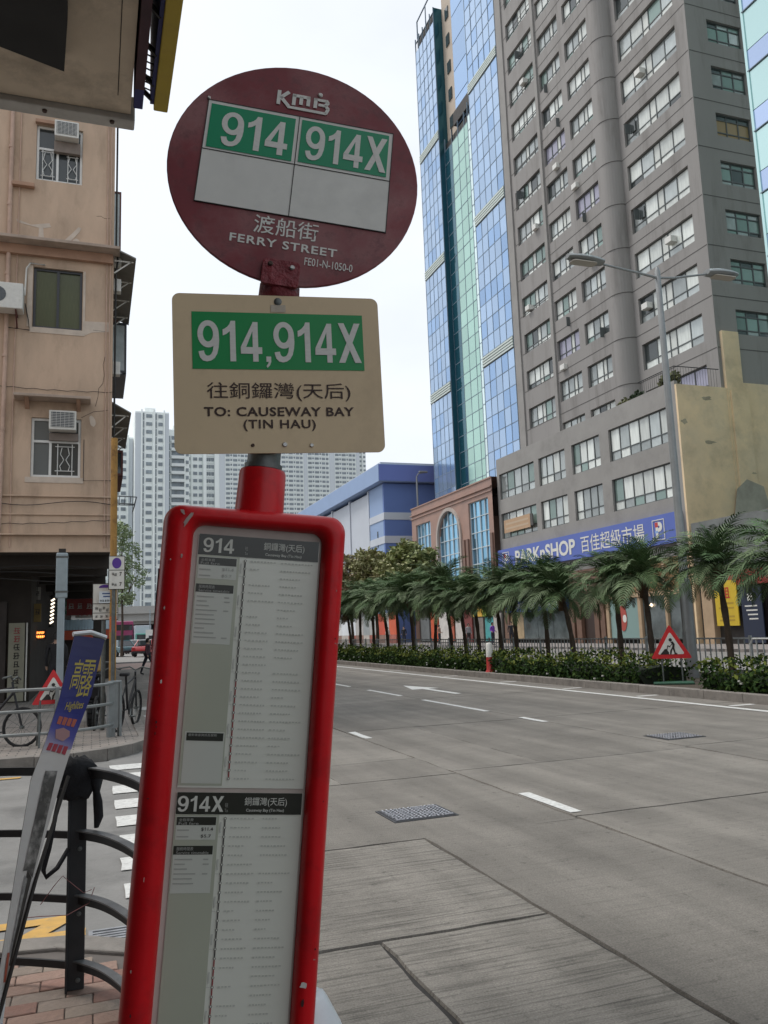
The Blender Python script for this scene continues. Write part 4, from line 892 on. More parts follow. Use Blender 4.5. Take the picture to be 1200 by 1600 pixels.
# ---- bicycles
M_TYRE = mat('tyre_black', (.018, .018, .019), .85); M_BIKE = mat('bike_black', (.025, .025, .027), .4, metal=.2)
def bicycle(label, loc, rz, lean=.06, r_=.25):
    t = thing('bicycle', label, 'bicycle', loc, rz, group='bicycles against the railings'); t.rotation_euler = (lean, 0, rz)
    for x in (-.48, .48):
        w = B()
        for k in range(20):
            a0, a1 = k*math.pi/10, (k+1)*math.pi/10
            w.tube([(x+r_*math.cos(a0), 0, r_+r_*math.sin(a0)), (x+r_*math.cos(a1), 0, r_+r_*math.sin(a1))], .021, 6, caps=False)
        wo_ = w.obj('tyre', M_TYRE, t, smooth=True)
        s = B()
        for k in range(12): s.tube([(x, 0, r_), (x+r_*math.cos(k*.5236), 0, r_+r_*math.sin(k*.5236))], .003, 3)
        s.tube([(x, -.04, r_), (x, .04, r_)], .022, 8); s.obj('spokes', M_STEEL, wo_)
    hd, bb, st_ = (.34, 0, .72), (-.02, 0, .29), (-.16, 0, .68)
    B().tube([hd, bb], .02, 8).tube([(.32, 0, .78), st_], .017, 8).tube([bb, (-.2, 0, .80)], .018, 8).tube([bb, (-.48, 0, r_)], .012, 6).tube([st_, (-.48, 0, r_)], .011, 6).tube([(.31, 0, .86), hd, (.48, 0, r_)], .016, 8).obj('frame', M_BIKE, t, smooth=True)
    B().tube([(.30, -.27, .90), (.33, -.1, .93), (.31, 0, .88), (.33, .1, .93), (.30, .27, .90)], .013, 6).obj('handlebar', M_STEEL, t, smooth=True)
    B().prism([(-.33, -.07), (-.33, .07), (-.12, .03), (-.06, .02), (-.06, -.02), (-.12, -.03)], .81, .86).obj('saddle', M_TYRE, t, bevel=.015)
    B().lathe([(0, -.006), (.09, -.006), (.09, .006), (0, .006)], 14).obj('chainring', M_BIKE, t, loc=(-.02, -.04, .29)).rotation_euler = (math.pi/2, 0, 0)
    for s in (-1, 1): B().bar((-.02, s*.05, .29), (-.02+s*.12, s*.09, .20), .02, .02).bar((-.06+s*.12, s*.12, .19), (.03+s*.12, s*.12, .19), .07, .02).obj('pedal_crank', M_STEEL, t)
    return t
bicycle('black bicycle leaning on the grey railing at the left edge', (-1.35, 12.55, .125), -.35, -.08)
bicycle('dark bicycle parked lengthwise beside the rusty pole', (.10, 14.35, .125), 1.45, .05)
bicycle('small bicycle whose wheels show past the railing end panel', (.52, 13.9, .125), 1.25, .05, .27)
t = thing('scooter', 'black motor scooter parked behind the yellow and rust coloured pole', 'scooter', (.02, 15.1, .125), 1.5)
for x in (-.55, .55):
    w = B()
    for k in range(16): a0, a1 = k*math.pi/8, (k+1)*math.pi/8; w.tube([(x+.2*math.cos(a0), 0, .22+.2*math.sin(a0)), (x+.2*math.cos(a1), 0, .22+.2*math.sin(a1))], .05, 6, caps=False)
    w.obj('tyre', M_TYRE, t, smooth=True)
B().prism([(-.7, .45), (-.72, .75), (-.3, .78), (.05, .72), (.1, .35), (.3, .32), (.38, .9), (.48, .95), (.6, .5), (.5, .4), (.4, .24), (-.2, .22), (-.5, .3)], -.14, .14, lambda u, v, d: (u, d, v)).obj('body', M_BIKE, t, bevel=.03)
B().box(-.7, .02, -.12, .12, .78, .87).obj('seat', M_TYRE, t, bevel=.03); B().tube([(.42, -.32, 1.0), (.44, 0, .98), (.42, .32, 1.0)], .018, 6).obj('handlebar', M_STEEL, t, smooth=True)
B().box(-.95, -.6, -.18, .18, .88, 1.2).obj('yellow_top_box', mat('delivery_tan', (.5, .32, .12), .6, var=.3, scale=6), t, bevel=.03)

# ---- black guard rail at our corner
def crail(zs, z0=.128):
    t = thing('guard_rail', 'black corner guard rail curving behind the timetable case', 'railing', (-.05, 3.74, z0))
    o = Vector((-.05, 3.74, z0))
    L = [(-3.2, 4.02), (-1.6, 4.0), (-.7, 3.99), (-.36, 3.93), (-.05, 3.74)]
    Rr = [(-.05, 3.74), (.05, 3.60), (.13, 3.40), (.19, 3.15), (.225, 2.85), (.235, 2.5)]
    def bez(p, n=8):
        out = []
        for i in range(len(p)-1):
            p0, p1, p2, p3 = Vector(p[max(i-1, 0)]), Vector(p[i]), Vector(p[i+1]), Vector(p[min(i+2, len(p)-1)])
            for k in range(n):
                s = k/n; out.append(.5*((2*p1)+(p2-p0)*s+(2*p0-5*p1+4*p2-p3)*s*s+(3*p1-p0-3*p2+p3)*s**3))
        return out+[Vector(p[-1])]
    for z in zs:
        for pl_ in (L, Rr):
            b = B(); q = bez(pl_)
            b.sweep([(a.x-o.x, a.y-o.y, z-o.z) for a in q], .012, .034 if z > .9 else .028)
            b.obj('rail', M_RAILB, t, smooth=True)
    for x, y in ((-.05, 3.74), (-1.6, 4.0), (.235, 2.5)):
        B().box(x-o.x-.036, x-o.x+.036, y-o.y-.02, y-o.y+.02, 0, zs[-1]-z0-.0).box(x-o.x-.036, x-o.x-.028, y-o.y-.045, y-o.y-.021, 0, zs[-1]-z0-.002).obj('post', M_RAILB, t, bevel=.003)
        for z in zs: B().lathe([(0, .006), (.009, .004), (.01, 0)], 8).obj('bolt', M_STEEL, t, loc=(x-o.x+.012, y-o.y-.021, z-z0-.05)).rotation_euler = (math.pi/2, 0, 0)
    # flat capping of the curved top rails, paler on top
    for z in zs:
        b = B(); q = bez(Rr)
        b.sweep([(a.x-o.x, a.y-o.y, z-o.z+.021) for a in q], .036, .006)
        b.obj('flat_cap', mat('rail_worn', (.17, .17, .17), .5, metal=.3, var=.3, scale=9), t)
crail((.215, .465, .715, .965))
# ---- dark cloth tied on the post
t = thing('tied_cloth', 'black cloth knotted round the top of the guard rail post', 'cloth', (-.06, 3.70, .72))
b = B(); n = 14; rnd = random.Random(4)
for i, (z, r1, r2) in enumerate(((.31, .02, .02), (.305, .055, .045), (.27, .078, .058), (.22, .075, .052), (.18, .068, .05), (.155, .06, .045), (.15, .04, .035))):
    for k in range(n): a = 2*math.pi*k/n; q = 1+.14*math.sin(3*a+i)+rnd.uniform(-.07, .07); b.v.append((r1*q*math.cos(a), r2*q*math.sin(a), z+rnd.uniform(-.012, .012)))
for i in range(6):
    for k in range(n): b.f.append((i*n+k, i*n+(k+1) % n, (i+1)*n+(k+1) % n, (i+1)*n+k)); b.m.append(0)
b.obj('wrap', M_BLACKCLOTH, t, smooth='all')
b = B()
for i, (x, z, w) in enumerate(((.05, .27, .02), (.078, .22, .026), (.082, .17, .012), (.088, .13, .018), (.092, .07, .022), (.084, .03, .012))):
    for k in range(8): a = k*math.pi/4; b.v.append((x+w*math.cos(a)*(1+.2*math.sin(2*a+i)), -.02+.02*math.sin(a), z))
for i in range(5):
    for k in range(8): b.f.append((i*8+k, i*8+(k+1) % 8, (i+1)*8+(k+1) % 8, (i+1)*8+k)); b.m.append(0)
b.obj('loose_end', M_BLACKCLOTH, t, smooth='all')
B().tube([(-.05, -.06, .20), (-.07, -.07, .10), (-.09, -.07, -.02), (-.11, -.07, -.10), (-.10, -.06, -.13), (-.06, -.06, -.10), (-.02, -.03, -.04)], .010, 6).obj('cord', M_BLACKCLOTH, t, smooth=True)
t = thing('loose_wire', 'thin reddish wire looped round the guard rail post', 'wire', (-.08, 3.68, .5))
B().tube([(-.10, 0, -.02), (-.05, -.02, .05), (-.02, -.03, .085), (.03, -.04, .04), (.06, -.045, .015), (.09, -.03, .02)], .0016, 4).tube([(-.2, 0, -.06), (-.1, -.03, -.055), (.0, -.045, -.06), (.08, -.03, -.03), (.1, .03, .01)], .0016, 4).obj('strand', mat('wire_red', (.2, .07, .07), .5), t)

# ---- leaning advertising banner
bn = thing('banner_board', 'narrow leaning advertising board, blue above and white below, beside the rail post', 'banner', (-.30, 3.30, .128))
Lft = [(-.072, 3.60, 1.525), (-.122, 3.56, 1.28), (-.168, 3.53, 1.12), (-.215, 3.50, .985), (-.243, 3.46, .77), (-.268, 3.42, .56), (-.292, 3.38, .38), (-.315, 3.33, .14)]
Rgt = [(.046, 3.66, 1.505), (-.004, 3.63, 1.28), (-.063, 3.60, 1.12), (-.105, 3.58, .975), (-.163, 3.53, .76), (-.215, 3.48, .55), (-.262, 3.43, .36), (-.285, 3.36, .13)]
def bpt(s, tt, d=0):
    x = tt*(len(Lft)-1); i = min(int(x), len(Lft)-2); f = x-i
    a = Vector(Lft[i]).lerp(Vector(Lft[i+1]), f); c = Vector(Rgt[i]).lerp(Vector(Rgt[i+1]), f); p = a.lerp(c, s)
    nr = Vector((.42, -.88, .2)).normalized()
    return tuple(p+nr*d-bn.location)
def bpatch(name, pts, d, m): return B().add([bpt(s, tt, d) for s, tt in pts], [tuple(range(len(pts)))]).obj(name, m, bn)
def bgrid(name, s0, s1, t0, t1, d, m, n=14):
    b = B()
    for i in range(n+1): tt = t0+(t1-t0)*i/n; b.v += [bpt(s0, tt, d), bpt(s1, tt, d)]
    for i in range(n): b.f.append((2*i, 2*i+1, 2*i+3, 2*i+2)); b.m.append(0)
    return b.obj(name, m, bn)
bgrid('board', 0, 1, 0, 1, -.004, mat('board_core', (.12, .11, .1), .7), 28)
bgrid('white_face', 0, 1, .0, .93, 0, mat('banner_white', (.56, .53, .50), .45, var=.06, scale=12), 28)
def fade_mat():
    m = bpy.data.materials.new('banner_blue_print'); m.use_nodes = True; n, l = m.node_tree.nodes, m.node_tree.links; p = n['Principled BSDF']; p.inputs['Roughness'].default_value = .4
    tcn = n.new('ShaderNodeUVMap'); sx = n.new('ShaderNodeSeparateXYZ'); r_ = n.new('ShaderNodeValToRGB'); l.new(tcn.outputs['UV'], sx.inputs['Vector']); l.new(sx.outputs['Y'], r_.inputs['Fac'])
    e = r_.color_ramp.elements; e[0].position = 0; e[0].color = (.008, .01, .09, 1); e[1].position = 1; e[1].color = (.56, .53, .50, 1)
    for q, c in ((.5, (.012, .016, .17, 1)), (.72, (.07, .07, .30, 1)), (.88, (.34, .31, .42, 1))): k = e.new(q); k.color = c
    l.new(r_.outputs['Color'], p.inputs['Base Color']); return m
blue = bgrid('blue_print', .0, 1, .0, .33, .0015, fade_mat(), 14)
uv = blue.data.uv_layers.new(name='UVMap')
for pl_ in blue.data.polygons:
    for li in pl_.loop_indices:
        vi = blue.data.loops[li].vertex_index; uv.data[li].uv = (vi % 2, (vi//2)/14 - (.0 if vi % 2 == 0 else .18))
M_GOLD = mat('banner_gold', (.42, .33, .06), .45); M_ORNG = mat('banner_orange', (.40, .10, .06), .5); M_BRED = mat('banner_red', (.35, .04, .06), .5)
def btext(body, m, s0, s1, t0, t1, bold=.0, d=.003):
    me = text_mesh(body, m, bold).copy(); 
    for v in me.vertices:
        s = s0+(s1-s0)*(v.co.x+.5); tt = t0+(t1-t0)*(.5-v.co.y); v.co = bpt(s, tt, d)
    O('lettering', me, bn)
btext('高', M_GOLD, .22, .5, .055, .125, .004); btext('露', M_GOLD, .5, .93, .055, .145, .0); btext('Highlites', M_GOLD, .28, .86, .16, .195, .01)
for i in range(4): bpatch('orange_print', [(.18+.17*i, .205+.005*i), (.32+.17*i, .21+.005*i), (.30+.17*i, .235+.005*i), (.17+.17*i, .23+.005*i)], .003, M_ORNG)
bpatch('orange_glow_print', [(.2, .25), (.45, .247), (.72, .262), (.78, .28), (.6, .295), (.3, .28)], .0035, mat('banner_orange_faint', (.36, .2, .2), .5))
for i in range(4): bpatch('red_print', [(.14+.19*i, .293+.007*i), (.29+.19*i, .297+.007*i), (.27+.19*i, .325+.008*i), (.12+.19*i, .320+.007*i)], .003, M_BRED)
M_PHOTO = mat('banner_photo', (.075, .07, .065), .4, var=.6, scale=18, col2=(.32, .30, .28))
bpatch('photo_print', [(.36, .40), (.76, .405), (.80, .46), (.86, .55), (.90, .66), (.55, .64), (.34, .64), (.38, .52)], .002, M_PHOTO)
bpatch('dark_caption', [(.55, .64), (.86, .66), (.95, .86), (.82, .86), (.6, .70)], .0021, mat('banner_dark', (.05, .045, .04), .4, var=.5, scale=25))
bpatch('text_column', [(.46, .65), (.64, .66), (.74, .84), (.62, .84)], .003, mat('banner_caption', (.26, .25, .24), .5, var=.5, scale=60))
bpatch('orange_numeral', [(.42, .83), (.62, .83), (.72, .89), (.5, .89)], .0025, M_ORNG)
bpatch('corner_print', [(0, .93), (1, .93), (1, 1), (0, 1)], .002, mat('banner_white2', (.6, .62, .62), .4)); bpatch('blue_corner', [(0, .965), (1, .965), (1, 1), (0, 1)], .003, mat('banner_blue', (.02, .07, .4), .4))
o = bn.location
B().tube([(Lft[0][0]-.005-o.x, Lft[0][1]-o.y, Lft[0][2]+.004-o.z), (-.01-o.x, 3.63-o.y, 1.535-o.z), (Rgt[0][0]+.005-o.x, Rgt[0][1]-o.y, Rgt[0][2]+.006-o.z)], .010, 8).obj('top_rail', mat('banner_rail', (.5, .5, .5), .35, metal=.6), bn, smooth=True)
B().tube([(-.085-o.x, 3.62-o.y, .97-o.z), (-.19-o.x, 3.50-o.y, .62-o.z), (-.295-o.x, 3.36-o.y, .20-o.z)], .008, 6).obj('strut', M_BLACKINK, bn)

# ================================================================== distance at the end of the street
M_FLY = mat('flyover_concrete', (.42, .41, .38), .85, var=.12, scale=.3); M_FLYD = mat('underpass', (.055, .062, .075), .9, var=.2, scale=.2)
fl = thing('flyover', 'concrete road flyover crossing the far end of the street', 'flyover', (0, 150, 0))
B().box(-60, 110, 0, 16, 4.6, 6.3).obj('deck', M_FLY, fl); B().box(-60, 110, -.6, -.005, 5.9, 7.2).obj('parapet', M_FLY, fl); B().box(-60, 110, 1, 15, 4.1, 4.595).obj('deck_beam', M_FLY, fl)
for x in (-30, -8, 22, 48, 80): B().box(x, x+2, 4, 12, 0, 4.095).obj('pier', M_FLY, fl)
B().box(-60, 110, 15.5, 16.5, 0, 4.595).obj('back_wall', M_FLYD, fl)

M_TW = mat('tower_white', (.80, .84, .82), .85, var=.05, scale=.05); M_TG = mat('tower_grey', (.55, .59, .62), .85, var=.06, scale=.05); M_TWIN = mat('tower_glass', (.20, .235, .26), .3, var=.4, scale=.6); M_TB = mat('tower_balcony', (.72, .75, .74), .8)  # distance haze is put into these pale wall and window colours
def tower(label, x0, x1, y, depth, h, strips, fh, m=M_TW, group='white housing towers'):
    """strips: list of (kind, width) across the front; repeated window storeys are real boxes"""
    t = thing('tower_block', label, 'apartment tower', ((x0+x1)/2, y, 0), group=group); ox = (x0+x1)/2
    B().box(x0-ox, x1-ox, 0, depth, 0, h).obj('body', m, t)
    tot = sum(w for _, w in strips); x = x0-ox; nf = int(h/fh)
    win, bal, rib = B(), B(), B()
    for kind, w in strips:
        w = w/tot*(x1-x0)
        if kind == 'r': rib.box(x, x+w, -.9, -.01, 0, h+.6)
        if kind == 'g': rib.box(x, x+w, -.35, -.01, 0, h-.6, 1)
        for k in range(nf):
            z = k*fh
            if kind == 'w': win.box(x+w*.16, x+w*.84, -.25, -.01, z+fh*.38, z+fh*.80)
            if kind == 'W':
                for q0, q1 in ((.04, .20), (.23, .30), (.34, .52), (.56, .62), (.66, .80), (.84, .95)): win.box(x+w*q0, x+w*q1, -.25, -.01, z+fh*(.34 if q1-q0 > .1 else .42), z+fh*.82)
                bal.box(x+w*.05, x+w*.95, -.5, -.26, z+fh*.05, z+fh*.12)
            if kind == 'n': win.box(x+w*.3, x+w*.7, -.3, -.01, z+fh*.1, z+fh*.95)
            if kind == 'b': win.box(x+.1, x+w-.1, -.12, -.01, z+fh*.42, z+fh*.95); bal.box(x, x+w, -1.4, -.13, z-.1, z+fh*.34)
        x += w
    if win.f: stuff(win.obj('window_grid', M_TWIN, t))
    if bal.f: stuff(bal.obj('balcony_fronts', M_TB, t))
    if rib.f: stuff(rib.obj('facade_ribs', [M_TW, M_TG], t))
    B().box(x0-ox+(x1-x0)*.3, x0-ox+(x1-x0)*.62, depth*.2, depth*.6, h, h+2.6).obj('plant_room', m, t)
    return t
tower('white slab tower block with ribbed front right of the pink building', 13.2, 25, 300, 22, 83, [('g', 1.6), ('r', .4), ('n', .7), ('w', 2.3), ('r', .5), ('n', .7), ('w', 1.7), ('r', .35), ('g', 1.2)], 2.95)
tower('pale tower block half hidden behind the corner awnings', 2, 13.0, 312, 20, 76, [('w', 2), ('n', .8), ('r', .4), ('w', 2), ('w', 2), ('r', .4), ('g', 1.2)], 2.95)
tower('balconied tower wing beside the left edge of the cream plate', 25.4, 33.2, 309, 20, 79, [('n', .8), ('b', 3.2), ('r', .25), ('w', 1.0)], 2.95)
tower('narrow white tower between the balconied wing and the wide slab', 33.4, 47, 330, 20, 86, [('r', .3), ('w', 1.4), ('r', .3), ('w', 1.4), ('w', 1.2), ('r', .8), ('W', 2), ('r', 1.0)], 2.95)
tower('wide white housing slab with long window rows behind the cream plate', 52, 148, 455, 30, 126, ([('W', 9), ('g', 2.0), ('W', 9), ('g', 1.4)]*3), 2.72)
tower('low pale housing block behind the flyover at left', -34, 3, 240, 20, 60, [('w', 1), ('w', 1), ('r', .3)]*5, 2.9)
tower('grey housing tower seen edge on beside the wide slab', 148.5, 153, 458, 40, 121, [('w', 1), ('r', .3), ('w', 1)], 2.72)

# ================================================================== right hand side of the street
M_GREY = mat('grey_concrete', (.272, .258, .246), .88, var=.10, scale=.35, dirt=((.165, .153, .142), .8, .9), bump=.1, bscale=6, stretch=(1, 1, .14))
M_GREYL = mat('grey_concrete_light', (.29, .278, .262), .88, var=.1, scale=.5, dirt=((.19, .18, .17), .5, .6))
M_GJ = mat('facade_joint', (.10, .095, .09), .9)
M_WFR = mat('aluminium_frame', (.10, .11, .11), .5, metal=.3)
M_PB = mat('pane_bright', (.66, .69, .65), .25, spec=.6, objrand=.2, var=.22, scale=2.5, stretch=(3, 1, .3)); M_PG = mat('pane_grey', (.36, .39, .38), .12, spec=.7, metal=.25, objrand=.3, var=.25, scale=1.5, stretch=(2, 1, .4)); M_PD = mat('pane_dark', (.06, .07, .07), .06, spec=.7, metal=.1); M_PGR = mat('pane_green', (.22, .30, .27), .12, metal=.25, objrand=.2); M_PV = mat('pane_violet', (.33, .32, .40), .15, metal=.2); M_PT = mat('pane_tan', (.30, .21, .10), .4)
M_PWH = mat('panel_white', (.62, .64, .60), .5, objrand=.08)
gt = thing('grey_tower', 'grey concrete industrial tower with strip windows and a rounded pier', 'building', (36, 50, .1))
def gp(name, b, m, **k): return shift(b, gt).obj(name, m, gt, **k)
XL, XR, YW = 34.4, 35.45, 38.15
C1, C2, C3, C4 = (54.85, 59.15), (51.0, 54.15), (47.2, 50.25), (39.2, 45.15)
t1 = [19.54+3.25*k for k in range(13)]; t2 = [17.05+3.31*k for k in range(13)]
opL = [(*C1, t-1.7, t) for t in t1]+[(*C2, t-1.63, t) for t in t2]+[(*C3, t-1.65, t) for t in t2[:12]]
opR = [(*C4, t-1.85, t) for t in t2[:11]]
opS = [(37.12, 39.92, t-1.6, t) for t in t2[1:10]]
mX = lambda X: (lambda u, v, d: (X-d, u, v)); mY = lambda Y: (lambda u, v, d: (u, Y-d, v))
b = B(); wall(b, mX(XL), 46.7, 60.75, 15, 66, opL, .28)
for i in range(8):
    a0, a1 = math.pi/2*i/8, math.pi/2*(i+1)/8; c = (XR, 46.7); r_ = XR-XL
    p = [(c[0]-r_*math.cos(a), c[1]-r_*math.sin(a)) for a in (a0, a1)]
    b.add([(*p[0], 15), (*p[1], 15), (*p[1], 66), (*p[0], 66)], [(0, 1, 2, 3)])
wall(b, mX(XR), YW, 45.65, 15, 66, opR, .28); wall(b, mY(YW), XR, 56, 15, 66, opS, .25)
b.add([(XL, 60.75, 15), (56, 60.75, 15), (56, 60.75, 66), (XL, 60.75, 66)], [(0, 1, 2, 3)]); b.add([(XL, 60.75, 66), (XL, 46.7, 66), (XR, 45.65, 66), (XR, YW, 66), (56, YW, 66), (56, 60.75, 66)], [tuple(range(6))])
gp('wall', b, M_GREY, smooth=True)
gp('core', B().box(XR+.8, 55, YW+.8, 60.2, 15.1, 65.5), M_SHOPDARK)
gp('pilaster', B().box(XL-.16, XL-.003, 54.3, 54.70, 15, 66), M_GREYL); gp('pilaster', B().box(XL-.13, XL-.003, 59.7, 60.7, 15, 66), M_GREYL)
b = B()
for t in t2+[60.1]:
    z = t+.72
    b.box(XL-.012, XL+.02, 46.7, 59.6, z, z+.05); b.box(XR-.012, XR+.02, YW+.05, 45.6, z, z+.05); b.box(XR+.05, 55, YW-.012, YW+.02, z, z+.05)
    pts = [(XR-(XR-XL+.01)*math.cos(math.pi/2*i/8), 46.7-(XR-XL+.01)*math.sin(math.pi/2*i/8), z+.025) for i in range(9)]
    b.tube(pts, .028, 4)
stuff(gp('floor_joints', b, M_GJ))
rw = random.Random(21)
def gpick(bright=.5, green=.1):
    base_ = rw.random()
    def f(i, j):
        if i == 2: return M_PWH
        q = rw.random()
        if base_ < .03: return M_PV
        if q < .06: return M_PD
        if q < .06+bright: return M_PB
        if q > 1-green: return M_PGR
        return M_PG
    return f
for t in t1: window(gt, 'X', sum(C1)/2, t-.85, C1[1]-C1[0], 1.7, (1.1, .9, .55, 1, 1), (.42, 1), M_WFR, gpick(.35, .25), base=XL, inset=.22, bar=.07)
for t in t2: window(gt, 'X', sum(C2)/2, t-.815, C2[1]-C2[0], 1.63, (1, .9, .5, 1), (.4, 1), M_WFR, gpick(.4), base=XL, inset=.22, bar=.07)
for t in t2[:12]: window(gt, 'X', sum(C3)/2, t-.825, C3[1]-C3[0], 1.65, (1, .9, .5, 1), (.4, 1), M_WFR, gpick(.4), base=XL, inset=.22, bar=.07)
for t in t2[:11]: window(gt, 'X', sum(C4)/2, t-.925, C4[1]-C4[0], 1.85, (1.2, 1.2, .6, 1.2, 1.2), (.45, 1), M_WFR, gpick(.55, .05), base=XR, inset=.22, bar=.07)
for k, t in enumerate(t2[1:10]):
    tan = k == 4
    window(gt, 'Y', 38.52, t-.8, 2.8, 1.6, (1, 1, 1), (.35, .9, .4), M_WFR, (lambda i, j: M_PT if j < 2 else M_PD) if tan else (lambda i, j: rw.choice((M_PGR, M_PGR, M_PD, M_PG))), base=YW, inset=.18, bar=.08)
# open casement sashes and little air conditioners hanging out
for y, z in ((57.2, 51.0), (53.0, 44.9), (47.9, 22.2), (52.1, 24.6), (44.6, 36.2), (44.4, 29.6), (58.4, 38.5), (49.0, 31.6), (51.6, 41.0)):
    X = XR if y < 45.6 else XL
    s = gp('open_sash', B().bar((X+.1, y, z), (X-.28, y+.06, z), .03, .75), M_WFR); gp('open_gap', B().box(X+.1, X+.16, y-.55, y-.02, z-.4, z+.4), M_PD)
for y, z in ((56.2, 47.9), (52.0, 37.6), (49.6, 34.6), (57.6, 28.0), (48.2, 27.9), (42.6, 39.4), (41.0, 26.2), (52.9, 21.3), (55.7, 34.3), (43.9, 22.8)):
    X = XR if y < 45.6 else XL
    gp('window_cooler', B().box(X-.3, X+.2, y, y+.62, z-.22, z+.2), M_ACW, bevel=.02)
# podium
pd_top = 15.45
A_, B_, C_, D_ = (54.8, 60.6), (50.35, 54.1), (46.0, 49.45), (38.85, 44.95)
opp = [(*c, z0, z1) for c in (A_, B_, C_, D_) for z0, z1 in ((11.95, 14.1), (8.65, 10.75))]
b = B(); wall(b, mX(32), YW, 61, 5.2, pd_top, opp, .25)
b.add([(32, YW, 14.9), (XL+.5, YW, 14.9), (XL+.5, 61, 14.9), (32, 61, 14.9)], [(0, 1, 2, 3)]); b.box(32.003, 32.25, YW+.01, 60.9, 14.91, pd_top-.003)
b.add([(32, YW, 5.2), (56, YW, 5.2), (56, 61, 5.2), (32, 61, 5.2)], [(0, 1, 2, 3)]); b.add([(32, 61, .1), (40, 61, .1), (40, 61, 15.4), (32, 61, 15.4)], [(0, 1, 2, 3)])
gp('podium_wall', b, M_GREYL)
gp('podium_core', B().box(32.9, 55, YW+.3, 60.8, 5.3, 14.8), M_SHOPDARK)
def ppk(bright):
    return lambda i, j: (M_PB if rw.random() < bright else rw.choice((M_PG, M_PGR, M_PG)))
for c, cols, br in ((A_, (1, 1, 1, 1, 1), .1), (B_, (1, 1, 1, 1), .5), (C_, (1, 1, 1, 1), .3), (D_, (1, 1, 1, 1, 1, 1), .5)):
    for z0, z1 in ((11.95, 14.1), (8.65, 10.75)): window(gt, 'X', sum(c)/2, (z0+z1)/2, c[1]-c[0], z1-z0, cols, (.42, 1), M_WFR, ppk(br), base=32, inset=.18, bar=.07)
# stained party wall at the near end
M_STAIN = mat('stained_render', (.78, .60, .38), .9, var=.14, scale=.5, col2=(.70, .56, .38), dirt=((.48, .38, .25), .6, .7), bump=.2, bscale=5)
gp('party_wall', B().box(32.0, 35.7, YW-.16, YW-.003, .1, 15.2).box(36.95, 50, YW-.16, YW-.003, .1, 15.6).box(35.7, 36.95, YW-.20, YW-.003, .1, 18.8), M_STAIN)
gp('party_wall_rib', B().box(35.9, 37.2, YW-.30, YW-.205, .1, 15.0), M_STAIN); gp('party_wall_scar', B().prism([(35.2, 7.2), (35.6, 9.0), (36.4, 9.6), (37.6, 9.2), (37.9, 8.0), (36.8, 7.4)], YW-.315, YW-.301, lambda u, v, d: (u, d, v)), mat('scar_grey', (.38, .36, .3), .9, var=.3, scale=1))
for k in range(5):
    xq, zq, wq, hq = random.uniform(32.3, 38), random.uniform(7.5, 14.6), random.uniform(.1, .5), random.uniform(.04, .22)
    gp('wall_scar', B().prism([(xq+wq*math.cos(a)*random.uniform(.5, 1.2), zq+hq*math.sin(a)*random.uniform(.5, 1.3)) for a in [i*.57 for i in range(11)]], YW-.168 if xq < 35.6 else YW-.309, YW-.161 if xq < 35.6 else YW-.2, lambda u, v, d: (u, d, v)), mat('scar_dark', (.36, .31, .22), .9, var=.3, scale=2))
# roof terrace fence and planting
def shrub(label, c, r_, n, m, parent=None, seed=1):
    t = thing('potted_shrub', label, 'shrub', c, group='plants on the terrace'); rnd = random.Random(seed); b = B()
    for i in range(n):
        d = Vector((rnd.gauss(0, 1), rnd.gauss(0, 1), rnd.gauss(0, 1))).normalized()*rnd.uniform(.4, 1)
        p = Vector((d.x*r_[0], d.y*r_[1], r_[2]+d.z*r_[2])); u = Vector((rnd.uniform(-1, 1), rnd.uniform(-1, 1), rnd.uniform(-1, 1))).normalized()*.16; w = u.cross(Vector((rnd.uniform(-1, 1), rnd.uniform(-1, 1), .3))).normalized()*.09
        b.add([p-u, p+w, p+u, p-w], [(0, 1, 2, 3)])
    b.obj('foliage', m, t); B().tube([(0, 0, 0), (0, 0, r_[2])], .04, 5).obj('stem', M_RUST, t); B().lathe([(0, 0), (.16, 0), (.2, .25), (.19, .26), (0, .24)], 10).obj('pot', M_PINKD, t)
M_LEAF1 = mat('leaf_olive', (.10, .105, .035), .6, var=.35, scale=3, objrand=.1); M_LEAF2 = mat('leaf_dark', (.035, .06, .025), .6, var=.4, scale=3)
shrub('olive bush on the terrace edge left of the lamp post', (32.5, 43.3, 14.92), (.4, .9, .5), 260, M_LEAF1, seed=2); shrub('dark bush on the terrace beside the olive bush', (32.5, 42.3, 14.92), (.35, .8, .55), 260, M_LEAF2, seed=3)
shrub('tall yellowish shrub on the terrace by the party wall', (32.7, 39.4, 14.92), (.5, .9, .8), 320, M_LEAF1, seed=4)
tf = thing('terrace_fence', 'dark metal fence on the terrace corner above the stained wall', 'fence', (32.1, 38.2, 15.45))
B().tube([(0, 3.4, .9), (0, 0, .9), (3.2, -.1, .9)], .03, 5).obj('top_rail', M_RAILB, tf)
stuff(B().add([], []).tube([(0, 0, 0), (0, 0, .9)], .02, 4).obj('corner_post', M_RAILB, tf))
b = B()
for i in range(16): b.tube([(0, .2*i, 0), (0, .2*i, .9)], .011, 4)
for i in range(15): b.tube([(.2+.2*i, -.1, -.2), (.2+.2*i, -.1, .9)], .011, 4)
stuff(b.obj('pickets', M_RAILB, tf))
